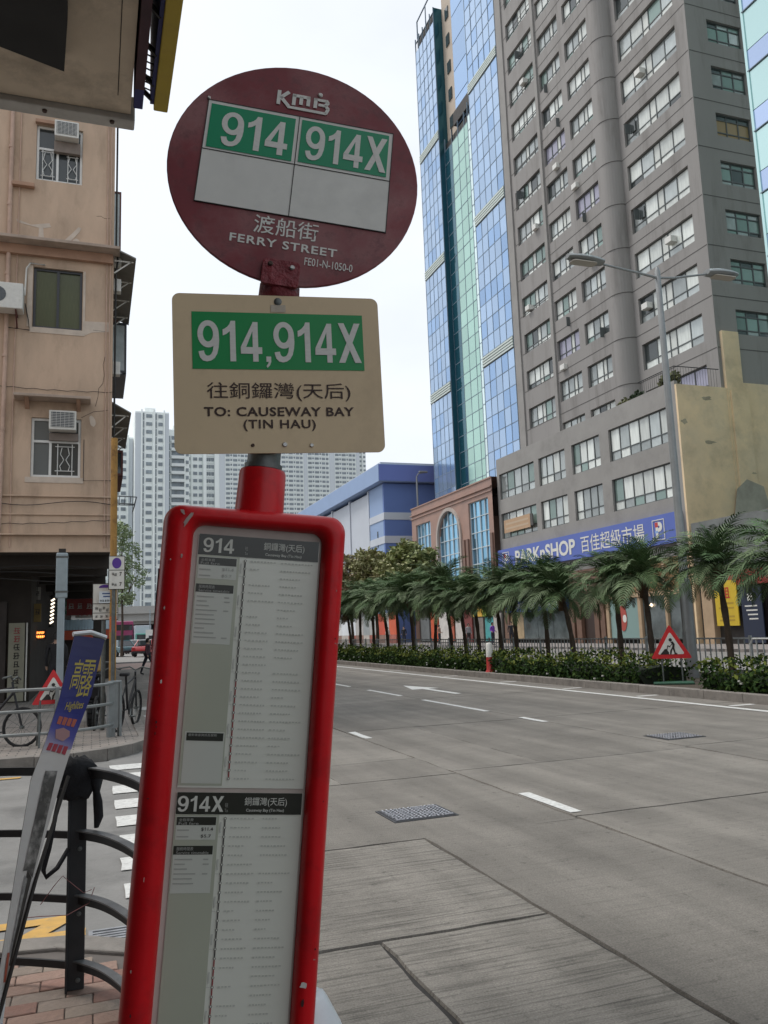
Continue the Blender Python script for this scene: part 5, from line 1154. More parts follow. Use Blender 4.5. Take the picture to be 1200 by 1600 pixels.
# shopfronts under the podium
M_TANF = mat('tan_stone', (.42, .30, .19), .7, var=.15, scale=1.5); M_BRN = mat('brown_stone', (.16, .09, .06), .6, var=.2, scale=1.5); M_SHOPG = mat('shop_glass', (.10, .12, .12), .08, spec=.7, var=.5, scale=1.2); M_TEAL = mat('poster_teal', (.22, .33, .31), .5)
gp('shop_floor_wall', B().box(32.6, 33, YW+.2, 60.9, .13, 5.19), M_SHOPDARK)
for y0, y1, m in ((38.2, 38.6, M_TANF), (40.4, 40.6, M_TANF), (42.9, 43.2, M_TANF), (46.3, 46.6, M_TANF), (46.8, 47.3, M_BRN), (47.5, 48.0, M_BRN), (49.6, 50.2, M_BRN), (50.5, 51.2, M_BRN), (60.2, 60.95, M_BRN)): gp('shop_pillar', B().box(31.95, 32.4, y0, y1, .13, 5.19), m)
gp('shop_lintel', B().box(31.9, 32.3, 38.61, 46.29, 3.0, 3.25), M_TANF); gp('shop_fascia', B().box(31.97, 32.2, 38.61, 46.29, 3.26, 5.19), mat('shop_warm', (.25, .14, .06), .6, var=.3, scale=1))
for y0, y1, m in ((38.65, 40.35, M_SHOPG), (40.65, 42.85, M_SHOPG), (51.25, 53.5, M_SHOPG), (53.55, 55.8, M_SHOPG), (55.85, 58, M_SHOPG), (58.05, 60.15, mat('shop_poster_tan', (.38, .28, .16), .5, var=.3, scale=1.5))): gp('shop_window', B().box(32.1, 32.14, y0, y1, .4, 2.98), m)
gp('teal_poster', B().box(32.05, 32.1, 43.25, 46.25, .4, 2.98), M_TEAL)
gp('poster_oval', B().prism([(44.9+.42*math.cos(a), 1.75+.85*math.sin(a)) for a in [i*.3927 for i in range(16)]], 32.04, 32.02, lambda u, v, d: (d, u, v)), mat('oval_red', (.40, .07, .05), .5)); gp('poster_ring', B().prism([(44.7+.2*math.cos(a), 1.7+.25*math.sin(a)) for a in [i*.5236 for i in range(12)]], 32.018, 32.01, lambda u, v, d: (d, u, v)), M_SIGNW)
gp('brown_door', B().box(32.2, 32.3, 48.05, 49.55, .13, 2.7), mat('door_brown', (.035, .018, .012), .5)); gp('door_head', B().box(31.99, 32.3, 47.3, 50.5, 2.75, 5.19), M_BRN)
for y in (41.9,): gp('shop_light', B().lathe([(0, -.12), (.12, 0), (0, .12)], 10, c=(32.0, y, 2.45)), mat('warm_lamp', (1, .75, .5), .5, emit=2.2))
# supermarket signs
M_PBLUE = mat('sign_blue', (.10, .15, .47), .5, var=.05, scale=.8); M_PBLUE2 = mat('sign_deep_blue', (.03, .05, .25), .5, var=.15, scale=2)
sg = thing('supermarket_sign', 'long blue supermarket sign with white letters across the grey podium', 'sign', (31.7, 50, 5.97))
B().box(0, .28, -11.6, 11.0, 0, 1.76).obj('board', M_PBLUE, sg)
def stext(body, y0, y1, z0, z1, bold=.02, m=M_SIGNW, par=None, x=-.02): text(body, m, par or sg, 0, 0, abs(y1-y0), z1-z0, mtx=Matrix.Translation((x, (y0+y1)/2-(50 if par is None else 0), (z0+z1)/2-5.97 if par is None else (z0+z1)/2)) @ FX, z=0, bold=bold)
stext('PARKnSHOP', 58.0, 49.3, 6.32, 7.42, .03); stext('百佳超級市場', 48.6, 41.6, 6.30, 7.45, .004)
def emblem(yc):
    b = B(); h, w = .62, .55
    for y0, y1, z0, z1 in ((-w, w, -h, -h+.05), (-w, w, h-.05, h), (-w, -w+.05, -h+.05, h-.05), (w-.05, w, -h+.05, h-.05)): b.box(-.03, -.002, yc-50+y0, yc-50+y1, .88+z0, .88+z1)
    b.obj('emblem_frame', M_SIGNW, sg)
    text('P', M_SIGNW, sg, 0, 0, .62, .95, mtx=Matrix.Translation((-.02, yc-50-.05, .88)) @ FX, z=0, bold=.05)
    B().box(-.026, -.021, yc-50+.02, yc-50+.30, 1.05, 1.34).obj('emblem_red', mat('emblem_red', (.5, .05, .05), .5), sg); B().box(-.026, -.021, yc-50+.05, yc-50+.32, .70, .84).obj('emblem_blue', mat('emblem_blue', (.25, .4, .7), .5), sg)
emblem(40.25); emblem(59.6)
s2 = thing('shop_fascia_sign', 'deep blue shop fascia with small white letters under the palms', 'sign', (31.7, 55.4, 2.55))
B().box(0, .3, -4.4, 4.8, 0, 1.0).obj('board', M_PBLUE2, s2); text('百佳超級市場 PARKnSHOP', M_SIGNW, s2, 0, 0, 7.0, .45, mtx=Matrix.Translation((-.01, .1, .5)) @ FX, z=0, bold=.01)
ob_ = thing('window_banner', 'faded orange banner hung across a podium window', 'banner', (31.85, 57.8, 8.95)); B().box(0, .05, -2.2, 2.1, .1, 1.15).obj('sheet', mat('banner_faded_orange', (.46, .30, .18), .6, var=.1, scale=2), ob_)
for i in range(2): B().box(-.004, -.001, -1.9, 1.8, .35+.38*i, .5+.38*i).obj('print_line', mat('banner_print', (.5, .38, .26), .6), ob_)
B().box(-.01, .06, -2.6, -2.21, .2, 1.1).obj('dark_end', M_GJ, ob_)

# ---- low shops between the grey tower and the right glass tower
ls = thing('low_shops', 'low dark shop building with a red fascia right of the stained wall', 'building', (33, 33, .1))
def lp(name, b, m, **k): return shift(b, ls).obj(name, m, ls, **k)
lp('body', B().box(32.3, 50, 28.7, 37.9, .1, 5.4), M_SHOPDARK); lp('red_fascia', B().box(31.9, 32.29, 29, 35.2, 3.2, 4.0), mat('fascia_red', (.30, .035, .03), .6, var=.2, scale=2)); lp('upper_panel', B().box(32.0, 32.28, 28.8, 37.8, 4.3, 6.9), mat('roof_sheet', (.16, .17, .165), .7, var=.25, scale=1.2)); lp('beige_pillar', B().box(31.9, 32.29, 36.55, 37.35, .13, 4.2), M_TANF)
for y in (30, 31.5, 33): lp('shutter_bay', B().box(32.2, 32.29, y, y+1.3, .2, 3.1), mat('bay_dark', (.03, .022, .022), .5, var=.4, scale=2))
lp('lit_panel', B().box(32.1, 32.19, 30.3, 31.1, 1.0, 2.0), mat('lit_window', (.75, .85, 1), .5, emit=1.3))
ysg = thing('rental_sign', 'yellow sign with a large red character hung on the shopfront', 'sign', (31.85, 35.4, 1.0)); B().box(0, .06, -.78, .85, .1, 2.5).obj('board', mat('yellow_board', (.60, .42, .03), .5, var=.08, scale=2), ysg)
text('租', mat('ink_red_strong', (.45, .03, .02), .5), ysg, 0, 0, .62, .62, mtx=Matrix.Translation((-.012, .03, 1.85)) @ FX, z=0, bold=.015)
for i, z in enumerate((1.25, 1.0, .55, .35)): B().box(-.008, -.002, -.5, .5+.1*(i % 2), z, z+.09).obj('print_line', mat('ochre_print', (.42, .27, .03), .5), ysg)
bsg = thing('notice_board', 'dark navy notice board with white lines beside the yellow sign', 'sign', (31.9, 33.75, .2)); B().box(0, .06, -.75, .65, 0, 2.9).obj('board', mat('navy_board', (.02, .028, .055), .5), bsg); B().box(-.01, -.002, -.2, .2, 2.15, 2.5).obj('white_square', M_SIGNW, bsg)
for i in range(4): B().box(-.008, -.002, -.42, .42-.08*i, 1.85-.22*i, 1.92-.22*i).obj('print_line', M_ACW, bsg)

# ---- blue glass tower
M_GB = mat('curtain_blue', (.36, .49, .67), .1, metal=.55, objrand=.09); M_GBD = mat('curtain_blue_deep', (.27, .42, .65), .1, metal=.55, objrand=.1); M_GG = mat('curtain_green', (.38, .60, .52), .14, metal=.4, objrand=.1); M_GT = mat('curtain_teal_dark', (.03, .12, .16), .08, metal=.6, objrand=.1); M_GL = mat('curtain_pale', (.70, .85, .84), .15, metal=.4, objrand=.1)
M_MUL = mat('mullion', (.17, .23, .29), .6, metal=.0); M_LOUV = mat('louvre_pale', (.58, .64, .60), .55, metal=.2); M_BEIGE = mat('core_beige', (.48, .40, .32), .8, var=.08, scale=.4)
gl = thing('blue_glass_tower', 'tall blue glass curtain wall tower with a green glass recess', 'building', (40, 70, .1))
def gq(name, b, m, **k): return shift(b, gl).obj(name, m, gl, **k)
gq('structure', B().box(34.65, 56, 60.9, 66.9, 13.5, 78).box(34.65, 56, 74.6, 79.7, 13.5, 69.3).box(35.2, 56, 66.95, 74.55, 13.5, 53.2).box(36.2, 56, 66.95, 74.55, 53.25, 80), M_SHOPDARK)
rows = []
for z0, z1, n in ((14.15, 25.6, 7), (26.75, 39.75, 8), (40.9, 53.75, 8), (54.85, 67.8, 8), (68.9, 77.5, 5)): rows += [(z0+(z1-z0)*i/n, z0+(z1-z0)*(i+1)/n) for i in range(n)]
far_b = B(); mul = B()
rg = random.Random(5)
ROWS2 = sorted(rows+[(25.6, 26.75), (39.75, 40.9)])
def curtain(X, y0, y1, n, zmax, pick, zmin=0):
    rows = ROWS2 if n in (1, 3) else globals()['rows']
    dy = (y1-y0)/n
    for z0, z1 in rows:
        if z1 > zmax or z0 < zmin: continue
        for i in range(n):
            m, mi = pick(i, z0)
            ya, yb = y0+i*dy, y0+(i+1)*dy
            if z1 < 53.8:
                O('pane', pane_mesh(m), gl, loc=rel(gl, X, (ya+yb)/2, (z0+z1)/2), scale=(dy-.05, 1, z1-z0-.05), rot=(rg.uniform(-.008, .008), 0, -math.pi/2+rg.uniform(-.008, .008)))
            else:
                o_ = rg.uniform(-.012, .012); far_b.add([(X+o_, ya+.03, z0+.03), (X-o_, yb-.03, z0+.03), (X-o_, yb-.03, z1-.03), (X+o_, ya+.03, z1-.03)], [(0, 1, 2, 3)], mi)
    for i in range(n+1): mul.box(X-.03, X+.1, y0+i*dy-.028, y0+i*dy+.028, 14, zmax)
    for z0, z1 in rows:
        if z0 > zmax or z0 < zmin: continue
        mul.box(X-.025, X+.1, y0, y1, z0-.03, z0+.03)
P1 = lambda i, z: (M_GB, 0) if rg.random() < .8 else (M_GBD, 1)
curtain(34.4, 74.5, 79.8, 5, 69.5, P1); curtain(34.4, 61.0, 67.0, 5, 78, lambda i, z: (M_GBD, 1) if rg.random() < (.35 if z < 35 or z > 60 else .2) else (M_GB, 0))
curtain(34.95, 68.0, 72.5, 3, 53.7, lambda i, z: (M_GG, 2)); curtain(34.97, 72.5, 74.4, 1, 53.7, lambda i, z: (M_GT, 3)); curtain(34.6, 67.05, 67.95, 1, 53.7, lambda i, z: (M_GL, 4))
stuff(gq('upper_panes', far_b, [M_GB, M_GBD, M_GG, M_GT, M_GL])); stuff(gq('mullions', mul, M_MUL))
for z0, z1 in ((25.65, 26.7), (39.8, 40.85), (53.8, 54.8), (67.85, 68.85)):
    for y0, y1 in ((74.5, 79.8), (61, 67)):
        if z0 > 67 and y0 > 70: continue
        for k in range(4): gq('louvre', B().box(34.28, 34.5, y0, y1, z0+k*(z1-z0)/4+.04, z0+(k+1)*(z1-z0)/4-.06), M_LOUV)
gq('return_wall', B().box(34.45, 36.1, 74.42, 74.5, 14, 69.4), M_GT); gq('return_wall', B().box(34.45, 36.1, 67.0, 67.2, 53.5, 78), M_GL)
gq('core_wall', B().box(35.4, 36.19, 72.0, 74.4, 53.3, 80).box(35.4, 36.19, 67.3, 68.6, 53.3, 80), M_BEIGE)
for k in range(9):
    z = 54.4+3.2*k; gq('core_window', B().box(35.3, 35.405, 72.7, 73.5, z, z+1.3), M_PD); gq('core_window', B().box(35.3, 35.405, 67.7, 68.2, z, z+1.3), M_PD)
    gq('core_pane', B().box(35.3, 35.35, 68.7, 71.9, z-.8, z+2.3), M_GBD)
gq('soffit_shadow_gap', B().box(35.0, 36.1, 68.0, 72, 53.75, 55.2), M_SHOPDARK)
gq('roof_frame', B().bar((34.6, 79.5, 69.4), (34.6, 79.5, 71.6), .12, .12).bar((34.6, 79.5, 71.6), (34.6, 75, 71.9), .12, .12).bar((34.6, 77, 69.4), (34.6, 77, 71.7), .1, .1), M_MUL)

# ---- granite podium with the arched window
M_GRAN = mat('pink_granite', (.36, .22, .17), .55, var=.1, scale=.8, col2=(.33, .21, .17), dirt=((.25, .16, .13), .4, 2)); M_GRAND = mat('brown_granite', (.20, .115, .085), .5, var=.15, scale=1); M_ARCHG = mat('arch_stone', (.42, .36, .32), .6, var=.08, scale=1)
M_PBG = mat('podium_blue_glass', (.20, .42, .58), .05, metal=.8, objrand=.25)
gr = thing('granite_podium', 'pink granite podium with a tall arched blue window', 'building', (33, 70, .1))
def gg(name, b, m, **k): return shift(b, gr).obj(name, m, gr, **k)
XG = 31.5; YC, HW, ZS = 70.25, 2.55, 9.9
og = [(74.7, 78.5, 4.2, 12.15), (YC-HW, YC+HW, 4.2, ZS+HW), (61.9, 65.8, 4.2, 12.45)]
b = B(); wall(b, mX(XG), 61.06, 79.7, 4.0, 14.05, og, .35); b.add([(XG, 79.7, .1), (48, 79.7, .1), (48, 79.7, 14.05), (XG, 79.7, 14.05)], [(0, 1, 2, 3)]); b.add([(XG, 61.06, 14.05), (48, 61.06, 14.05), (48, 79.7, 14.05), (XG, 79.7, 14.05)], [(0, 1, 2, 3)]); b.add([(XG, 61.06, 4), (48, 61.06, 4), (48, 79.7, 4), (XG, 79.7, 4)], [(0, 1, 2, 3)])
gg('wall', b, M_GRAN)
for s in (-1, 1):
    arc = [(YC+s*HW*math.cos(a), ZS+HW*math.sin(a)) for a in [math.pi/2*i/10 for i in range(11)]]
    gg('arch_spandrel', B().prism(arc+[(YC+s*HW, ZS+HW)], XG+.004, XG+.34, lambda u, v, d: (d, u, v)), M_GRAN)
pts = [(YC+HW+.15, 4.2)]+[(YC+(HW+.15)*math.cos(a), ZS+(HW+.15)*math.sin(a)) for a in [math.pi*i/18 for i in range(19)]]+[(YC-HW-.15, 4.2)]
b = B()
for p, q in zip(pts[:-1], pts[1:]): b.bar((XG-.06, *p), (XG-.06, *q), .32, .2, up=(1, 0, 0))
gg('arch_surround', b, M_ARCHG)
for z, d in ((12.85, .10), (13.2, .16), (13.95, .08)): gg('cornice', B().box(XG-d, XG-.003, 61.06, 79.75, z, z+.12), M_GRAN)
for y in (79.15, 74.2, 73.4, 66.9, 66.15, 61.4): gg('pilaster', B().box(XG-.16, XG-.003, y-.22, y+.22, 4.0, 9.3), M_GRAND)
b = B()
for y0, y1, n, z1 in ((74.7, 78.5, 4, 12.15), (YC-HW, YC+HW, 5, ZS+HW), (61.9, 65.8, 4, 12.45)):
    dy = (y1-y0)/n; nr = 6; dz = (z1-4.2)/nr
    for i in range(n):
        for j in range(nr): O('pane', pane_mesh(M_PBG), gr, loc=rel(gr, XG+.25, y0+dy*(i+.5), 4.2+dz*(j+.5)), scale=(dy-.04, 1, dz-.04), rot=(rg.uniform(-.015, .015), 0, -math.pi/2+rg.uniform(-.015, .015)))
    for i in range(n+1): b.box(XG+.15, XG+.3, y0+i*dy-.035, y0+i*dy+.035, 4.2, z1)
    for j in range(nr+1): b.box(XG+.155, XG+.3, y0, y1, 4.2+j*dz-.035, 4.2+j*dz+.035)
stuff(gg('window_bars', b, mat('white_bar', (.55, .62, .65), .5)))
gg('shop_wall', B().box(31.9, 32.2, 61.1, 79.6, .1, 3.99), M_SHOPDARK)
for y0, y1, z0, z1, c, nm in ((61.3, 62.6, .2, 2.6, (.45, .42, .38), 'shop_panel'), (62.8, 64.6, 2.4, 3.3, (.30, .42, .06), 'lime_fascia'), (64.7, 66.5, 2.4, 3.3, (.6, .35, .04), 'amber_fascia'), (62.7, 64.2, .3, 2.3, (.06, .30, .30), 'teal_display'), (64.6, 66.2, .3, 2.3, (.2, .17, .15), 'shop_panel'), (66.8, 68.4, .2, 3.0, (.16, .03, .025), 'maroon_panel'), (68.8, 70.4, .2, 2.9, (.5, .46, .42), 'cream_panel'), (70.8, 71.6, .3, 2.6, (.4, .1, .05), 'red_panel'), (72, 74.2, .2, 3.0, (.55, .52, .48), 'white_panel'), (74.5, 76.3, .3, 3.2, (.55, .09, .03), 'orange_panel'), (76.8, 79, .3, 2.6, (.13, .14, .14), 'grey_panel')):
    gg(nm, B().box(31.78, 31.895, y0, y1, z0, z1), mat(nm+'_%d' % int(y0*10), c, .6, var=.25, scale=1.2))

# ---- blue warehouse-like building
M_BB = mat('blue_cladding', (.12, .19, .43), .6, var=.05, scale=.4); M_BBL = mat('blue_cladding_pale', (.27, .37, .56), .6, var=.05, scale=.4); M_BWH = mat('cladding_white', (.52, .55, .60), .6, var=.06, scale=.3)
bb = thing('blue_building', 'blue clad building with white bands beyond the granite podium', 'building', (38, 100, .1))
def bp_(name, b, m, **k): return shift(b, bb).obj(name, m, bb, **k)
bp_('front_wall', B().box(30, 60, 84, 84.4, .1, 17.6), M_BB); bp_('street_wall', B().box(30, 30.4, 84.405, 89, .1, 17.6), M_BBL); bp_('rear_block', B().box(30.5, 60, 84.5, 135, .1, 17.5), M_BB)
for z in (13.55, 10.95): bp_('white_band', B().box(29.93, 60, 83.93, 84.0, z, z+.8), M_BWH); bp_('white_band', B().box(29.93, 29.999, 84.003, 89, z, z+.8), M_BWH)
for y0, y1, m in ((89.3, 96.5, M_BWH), (97.0, 104.5, M_BWH), (105, 113, M_BWH), (113.5, 134, M_BBL)): bp_('white_panel', B().box(30.05, 30.45, y0, y1, 9, 17.3), m)
for y in (89.05, 96.55, 104.55, 113.05): bp_('column', B().box(29.9, 30.3, y, y+.4, .1, 17.55), M_BWH)
bp_('roof_fascia', B().box(29.2, 60, 83.2, 136, 17.7, 19.6), M_BBL); bp_('roof_fascia_front', B().box(29.25, 60, 83.15, 83.195, 17.75, 19.55), mat('blue_cladding_mid', (.15, .20, .50), .6))
bp_('roof_edge', B().box(29.6, 60, 83.6, 136, 19.605, 19.9), M_BWH)
bp_('dark_underside', B().box(30.46, 31, 89, 134, .1, 8.9), mat('warehouse_grey', (.2, .21, .22), .8, var=.2, scale=.5))
for x, z in ((33.5, 11.9), (33.5, 8.6)): bp_('louvre_slot', B().box(29.96, 29.999, 86.2, 86.5, z-1.2, z+.6), M_PD)
hd = thing('hoarding', 'row of coloured site hoarding panels seen between the palm trunks', 'hoarding', (29.6, 80, .13))
y = .5
for i, (w, c) in enumerate(((2.2, (.55, .10, .04)), (1.2, (.45, .43, .4)), (2.4, (.5, .08, .04)), (3, (.36, .36, .34)), (2.2, (.28, .30, .3)), (3, (.4, .38, .36)), (3, (.62, .64, .66)), (3, (.62, .64, .66)), (3.5, (.62, .62, .62)), (4, (.06, .26, .48)), (4, (.62, .62, .6)), (5, (.5, .2, .15)))):
    B().box(0, .1, y, y+w-.06, .9, 2.9 if i > 4 else 3.2).obj('panel', mat('hoarding_%d' % i, c, .6, var=.15, scale=1), hd); B().box(-.02, .12, y, y+w-.06, 0, .89).obj('base_panel', mat('hoarding_base_%d' % (i % 3), ((.32, .10, .07), (.4, .36, .32), (.22, .13, .1))[i % 3], .7, var=.2, scale=1), hd); y += w

# ---- glass tower at the right edge
rt = thing('right_glass_tower', 'pale green and blue banded glass tower cut by the right edge', 'building', (38, 15, .1))
shift(B().box(30.3, 50, -10, 28.4, .1, 62), rt).obj('structure', M_SHOPDARK, rt)
M_RG = mat('spandrel_pale_green', (.52, .72, .70), .12, metal=.7, objrand=.08); M_RB = mat('spandrel_blue', (.42, .52, .72), .12, metal=.7, objrand=.08)
for k in range(-5, 9):
    z = 22.75-1.09+3.21*k+.02
    shift(B().box(30.05, 30.28, -10, 28.5, z+1.12, z+3.19), rt).obj('green_band', M_RG, rt); shift(B().box(30.05, 30.28, -10, 28.5, z+.03, z+1.08), rt).obj('blue_band', M_RB, rt); shift(B().box(29.98, 30.04, -10, 28.52, z-.02, z+.03), rt).obj('mullion', M_MUL, rt)
shift(B().box(30.0, 50, 28.45, 28.6, .1, 62), rt).obj('end_fin', M_RG, rt); shift(B().box(30.05, 30.29, -10, 28.4, .1, 5.5), rt).obj('base_wall', M_SHOPG, rt)

# ================================================================== planting on the median
M_FROND = [mat('frond_green_%d' % i, c, .65, spec=.25, var=.3, scale=3, objrand=.25) for i, c in enumerate(((.058, .108, .040), (.085, .138, .054), (.12, .168, .082)))]
M_TRUNK = mat('palm_trunk', (.075, .055, .04), .95, var=.35, scale=10, bump=.6, bscale=25); M_FIBRE = mat('palm_fibre', (.10, .06, .035), .95, var=.4, scale=14)
def frond_mesh(L, droop, seed, m):
    rnd = random.Random(seed); b = B(); th = .25; x = z = 0.0; N = 24; pts = [(0, 0, 0)]
    for i in range(N):
        th -= droop/N*(.4+1.3*i/N); x += L/N*math.cos(th); z += L/N*math.sin(th); pts.append((x, 0, z))
    b.tube(pts[::3], [.014*(1-.9*i/8) for i in range(9)], 4)
    for i in range(3, N+1):
        t = i/N; p = Vector(pts[i]); d = (p-Vector(pts[i-1])).normalized(); nrm = Vector((-d.z, 0, d.x))
        ln = .40*L/1.4*(math.sin(math.pi*min(1, .18+t*.8))**.8)*rnd.uniform(.85, 1.1)
        for s in (-1, 1):
            q = (Vector((0, s, 0))*.70+d*.62+nrm*rnd.uniform(-.05, .22)).normalized(); w = d.cross(q).normalized().cross(q)*.016
            mid = p+q*ln*.5; tip = p+q*ln-Vector((0, 0, ln*.30))
            b.add([p-w*.5, p+w*.5, mid+w, mid-w, tip], [(0, 1, 2, 3), (3, 2, 4)])
    return b.mesh('frond', m)
M_DEAD = mat('frond_dead', (.17, .12, .06), .8, var=.3, scale=4)
FD = frond_mesh(1.1, 1.3, 31, M_DEAD)
FR = [frond_mesh(random.uniform(1.25, 1.5), dr, i, M_FROND[i % 3]) for i, dr in enumerate((.9, 1.3, 1.6, 1.1, 1.8, 1.4))]
def palm(label, x, y, h, sc, seed):
    rnd = random.Random(seed); t = thing('palm_tree', label, 'palm tree', (x, y, .12), group='palm trees along the median')
    lx, ly = rnd.uniform(-.25, .12), rnd.uniform(-.2, .3)
    P = lambda k: (lx*k*k, ly*k*k, h*k)
    B().tube([P(k/8) for k in range(9)], [.07+.016*(k % 2)-.015*k/8 for k in range(9)], 9).obj('trunk', M_TRUNK, t, smooth=True)
    b = B()
    for k in range(16):
        a = rnd.uniform(0, 6.28); r0 = .06; zz = h-.42+k*.03
        b.bar((lx+r0*math.cos(a), ly+r0*math.sin(a), zz), (lx+.2*math.cos(a), ly+.2*math.sin(a), zz+.16), .035, .015)
    b.tube([(lx, ly, h-.5), (lx, ly, h-.15), (lx, ly, h+.08)], [.09, .14, .07], 9).obj('leaf_bases', M_FIBRE, t)
    wind = math.radians(160)
    n = 48
    for k in range(n):
        el = math.radians(82-104*(k/(n-1))**.9)+rnd.uniform(-.1, .1)
        az = k*2.39996+rnd.uniform(-.25, .25)
        az = az+.34*math.sin(wind-az)
        s = sc*rnd.uniform(.85, 1.12)*(1 if k > 4 else .8)
        O('frond', FR[(k+seed) % len(FR)], t, loc=(lx, ly, h+.02), rot=Matrix.Rotation(az, 3, 'Z').to_quaternion().to_matrix().to_4x4().to_euler() if False else (Matrix.Rotation(az, 3, 'Z') @ Matrix.Rotation(-el, 3, 'Y') @ Matrix.Rotation(rnd.uniform(-.35, .35), 3, 'X')).to_euler(), scale=(s, s, s))
    for k in range(rnd.choice((0, 1, 2, 3))):
        O('dead_frond', FD, t, loc=(lx, ly, h-.05), rot=(Matrix.Rotation(rnd.uniform(0, 6.28), 3, 'Z') @ Matrix.Rotation(rnd.uniform(.5, .95), 3, 'Y')).to_euler(), scale=(.75, .75, .75))
    return t
palm_y = [10.6, 12.6, 14.55, 17.3, 18.75, 20.9, 22.6, 24.2, 25.5, 27.1, 28.5, 29.9, 31.6, 33.4, 35.4, 37.2, 39, 41, 43.2, 45.6, 48.2]
pw = ('nearest palm tree, right of the lamp post and yellow sign', 'palm tree just left of the lamp post behind the roadworks sign')
names = {14.55: 'palm tree right of the lamp post in front of the yellow sign', 17.3: 'palm tree just left of the lamp post above the roadworks sign', 18.75: 'second palm tree left of the lamp post', 20.9: 'third palm tree left of the lamp post by the brown door', 22.6: 'palm tree behind the red and white bollard, on its right', 24.2: 'palm tree just left of the red and white bollard', 10.6: 'palm tree beyond the right edge whose fronds reach into view', 12.6: 'palm tree at the right edge in front of the red fascia', 48.2: 'farthest palm tree of the median row, beside the timetable case'}
ORD = ['first', 'second', 'third', 'fourth', 'fifth', 'sixth', 'seventh', 'eighth', 'ninth', 'tenth', 'eleventh', 'twelfth', 'thirteenth', 'fourteenth']
for i, y in enumerate(palm_y):
    palm(names.get(y, '%s palm tree to the left of the red and white bollard' % ORD[palm_y.index(y)-7]), 13.2+random.uniform(-.15, .15), y, (2.5 if y < 16 else 2.35 if y < 19.5 else 2.5 if y < 29 else 2.75)+random.uniform(-.28, .22), (1.02 if y < 16 else 1.08 if y < 20 else 1.16)*random.uniform(.9, 1.12), i+3)

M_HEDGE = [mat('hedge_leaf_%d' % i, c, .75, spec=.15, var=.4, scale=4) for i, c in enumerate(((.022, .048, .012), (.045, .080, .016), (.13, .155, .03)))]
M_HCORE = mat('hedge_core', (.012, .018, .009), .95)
def hedge(label, y0, y1, dens, x0=11.25, x1=12.75, top=.80):
    t = thing('hedge', label, 'hedge', ((x0+x1)/2, y0, .12), group='clipped hedges on the median'); rnd = random.Random(int(y0*10)); L = y1-y0; xm = (x0+x1)/2
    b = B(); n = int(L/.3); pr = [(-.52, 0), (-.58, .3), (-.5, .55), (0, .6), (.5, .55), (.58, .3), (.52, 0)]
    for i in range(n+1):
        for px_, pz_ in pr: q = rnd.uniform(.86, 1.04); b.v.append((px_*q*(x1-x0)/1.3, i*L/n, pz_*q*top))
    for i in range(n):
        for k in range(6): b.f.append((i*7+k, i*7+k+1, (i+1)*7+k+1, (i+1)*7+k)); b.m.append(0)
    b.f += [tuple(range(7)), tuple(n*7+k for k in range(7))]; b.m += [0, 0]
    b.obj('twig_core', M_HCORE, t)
    b = B(); N = int(L*dens)
    for i in range(N):
        y = rnd.uniform(0, L); side = rnd.random(); bumpy = .82+.22*math.sin(y*2.1+y0)*math.sin(y*.7)+.1*math.sin(y*5.3)
        if i % 22 == 0: p = Vector((rnd.uniform(-.5, .5)*(x1-x0), rnd.choice((0, L))+rnd.gauss(0, .05), rnd.uniform(.05, 1)*top))
        elif side < .62: p = Vector((-(x1-x0)*.5+rnd.gauss(0, .06), y, rnd.uniform(.05, 1)*top*bumpy))
        else: p = Vector((rnd.uniform(-.5, .5)*(x1-x0), y, top*bumpy+rnd.gauss(0, .05)))
        s = rnd.uniform(.03, .07)*(1.0 if dens > 300 else 1.5); u = Vector((rnd.gauss(0, 1), rnd.gauss(0, 1), rnd.gauss(0, 1))).normalized()*s; w = u.cross(Vector((rnd.gauss(0, 1), rnd.gauss(0, 1), rnd.gauss(0, 1)))).normalized()*s*.55
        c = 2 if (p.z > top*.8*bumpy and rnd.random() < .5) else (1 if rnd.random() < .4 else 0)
        b.add([p-u, p+w, p+u, p-w], [(0, 1, 2, 3)], c)
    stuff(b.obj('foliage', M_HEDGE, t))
    b = B()
    for i in range(int(L*.8)): p = Vector((-(x1-x0)*.55+rnd.uniform(-.08, .02), rnd.uniform(0, L), rnd.uniform(.05, .3))); b.box(p.x-.02, p.x+.02, p.y-.025, p.y+.025, p.z-.015, p.z+.015)
    stuff(b.obj('pale_litter', mat('pale_litter', (.5, .5, .47), .7), t))
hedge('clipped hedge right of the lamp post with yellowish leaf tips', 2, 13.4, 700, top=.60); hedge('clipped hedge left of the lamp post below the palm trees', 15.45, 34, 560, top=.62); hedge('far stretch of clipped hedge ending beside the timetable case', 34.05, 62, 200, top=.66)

fe = thing('median_fence', 'grey picket fence behind the palms along the opposite kerb', 'fence', (15.0, 8, .12)); 
b = B()
for i in range(230): b.box(-.012, .012, i*.2-.012, i*.2+.012, .1, .86)
stuff(b.obj('pickets', M_RAIL, fe))
for z in (.1, .88): B().box(-.022, .022, 0, 46, z-.02, z+.02).obj('rail', M_RAIL, fe)
for i in range(24): B().box(-.03, .03, i*2-.03, i*2+.03, 0, .95).obj('post', M_RAIL, fe)
cb = thing('crowd_barrier', 'white tubular crowd barrier behind the hedge at the right edge', 'barrier', (14.6, 14.6, .12))
B().tube([(0, -1.0, 0), (0, -1.0, .75), (0, -.9, .88), (0, .9, .88), (0, 1.0, .75), (0, 1.0, 0)], .022, 8).tube([(0, -1, .2), (0, 1, .2)], .018, 6).obj('frame', M_WFRAME, cb, smooth=True)
for i in range(9): B().tube([(0, -.8+.2*i, .2), (0, -.8+.2*i, .88)], .009, 5).obj('bar', M_WFRAME, cb)

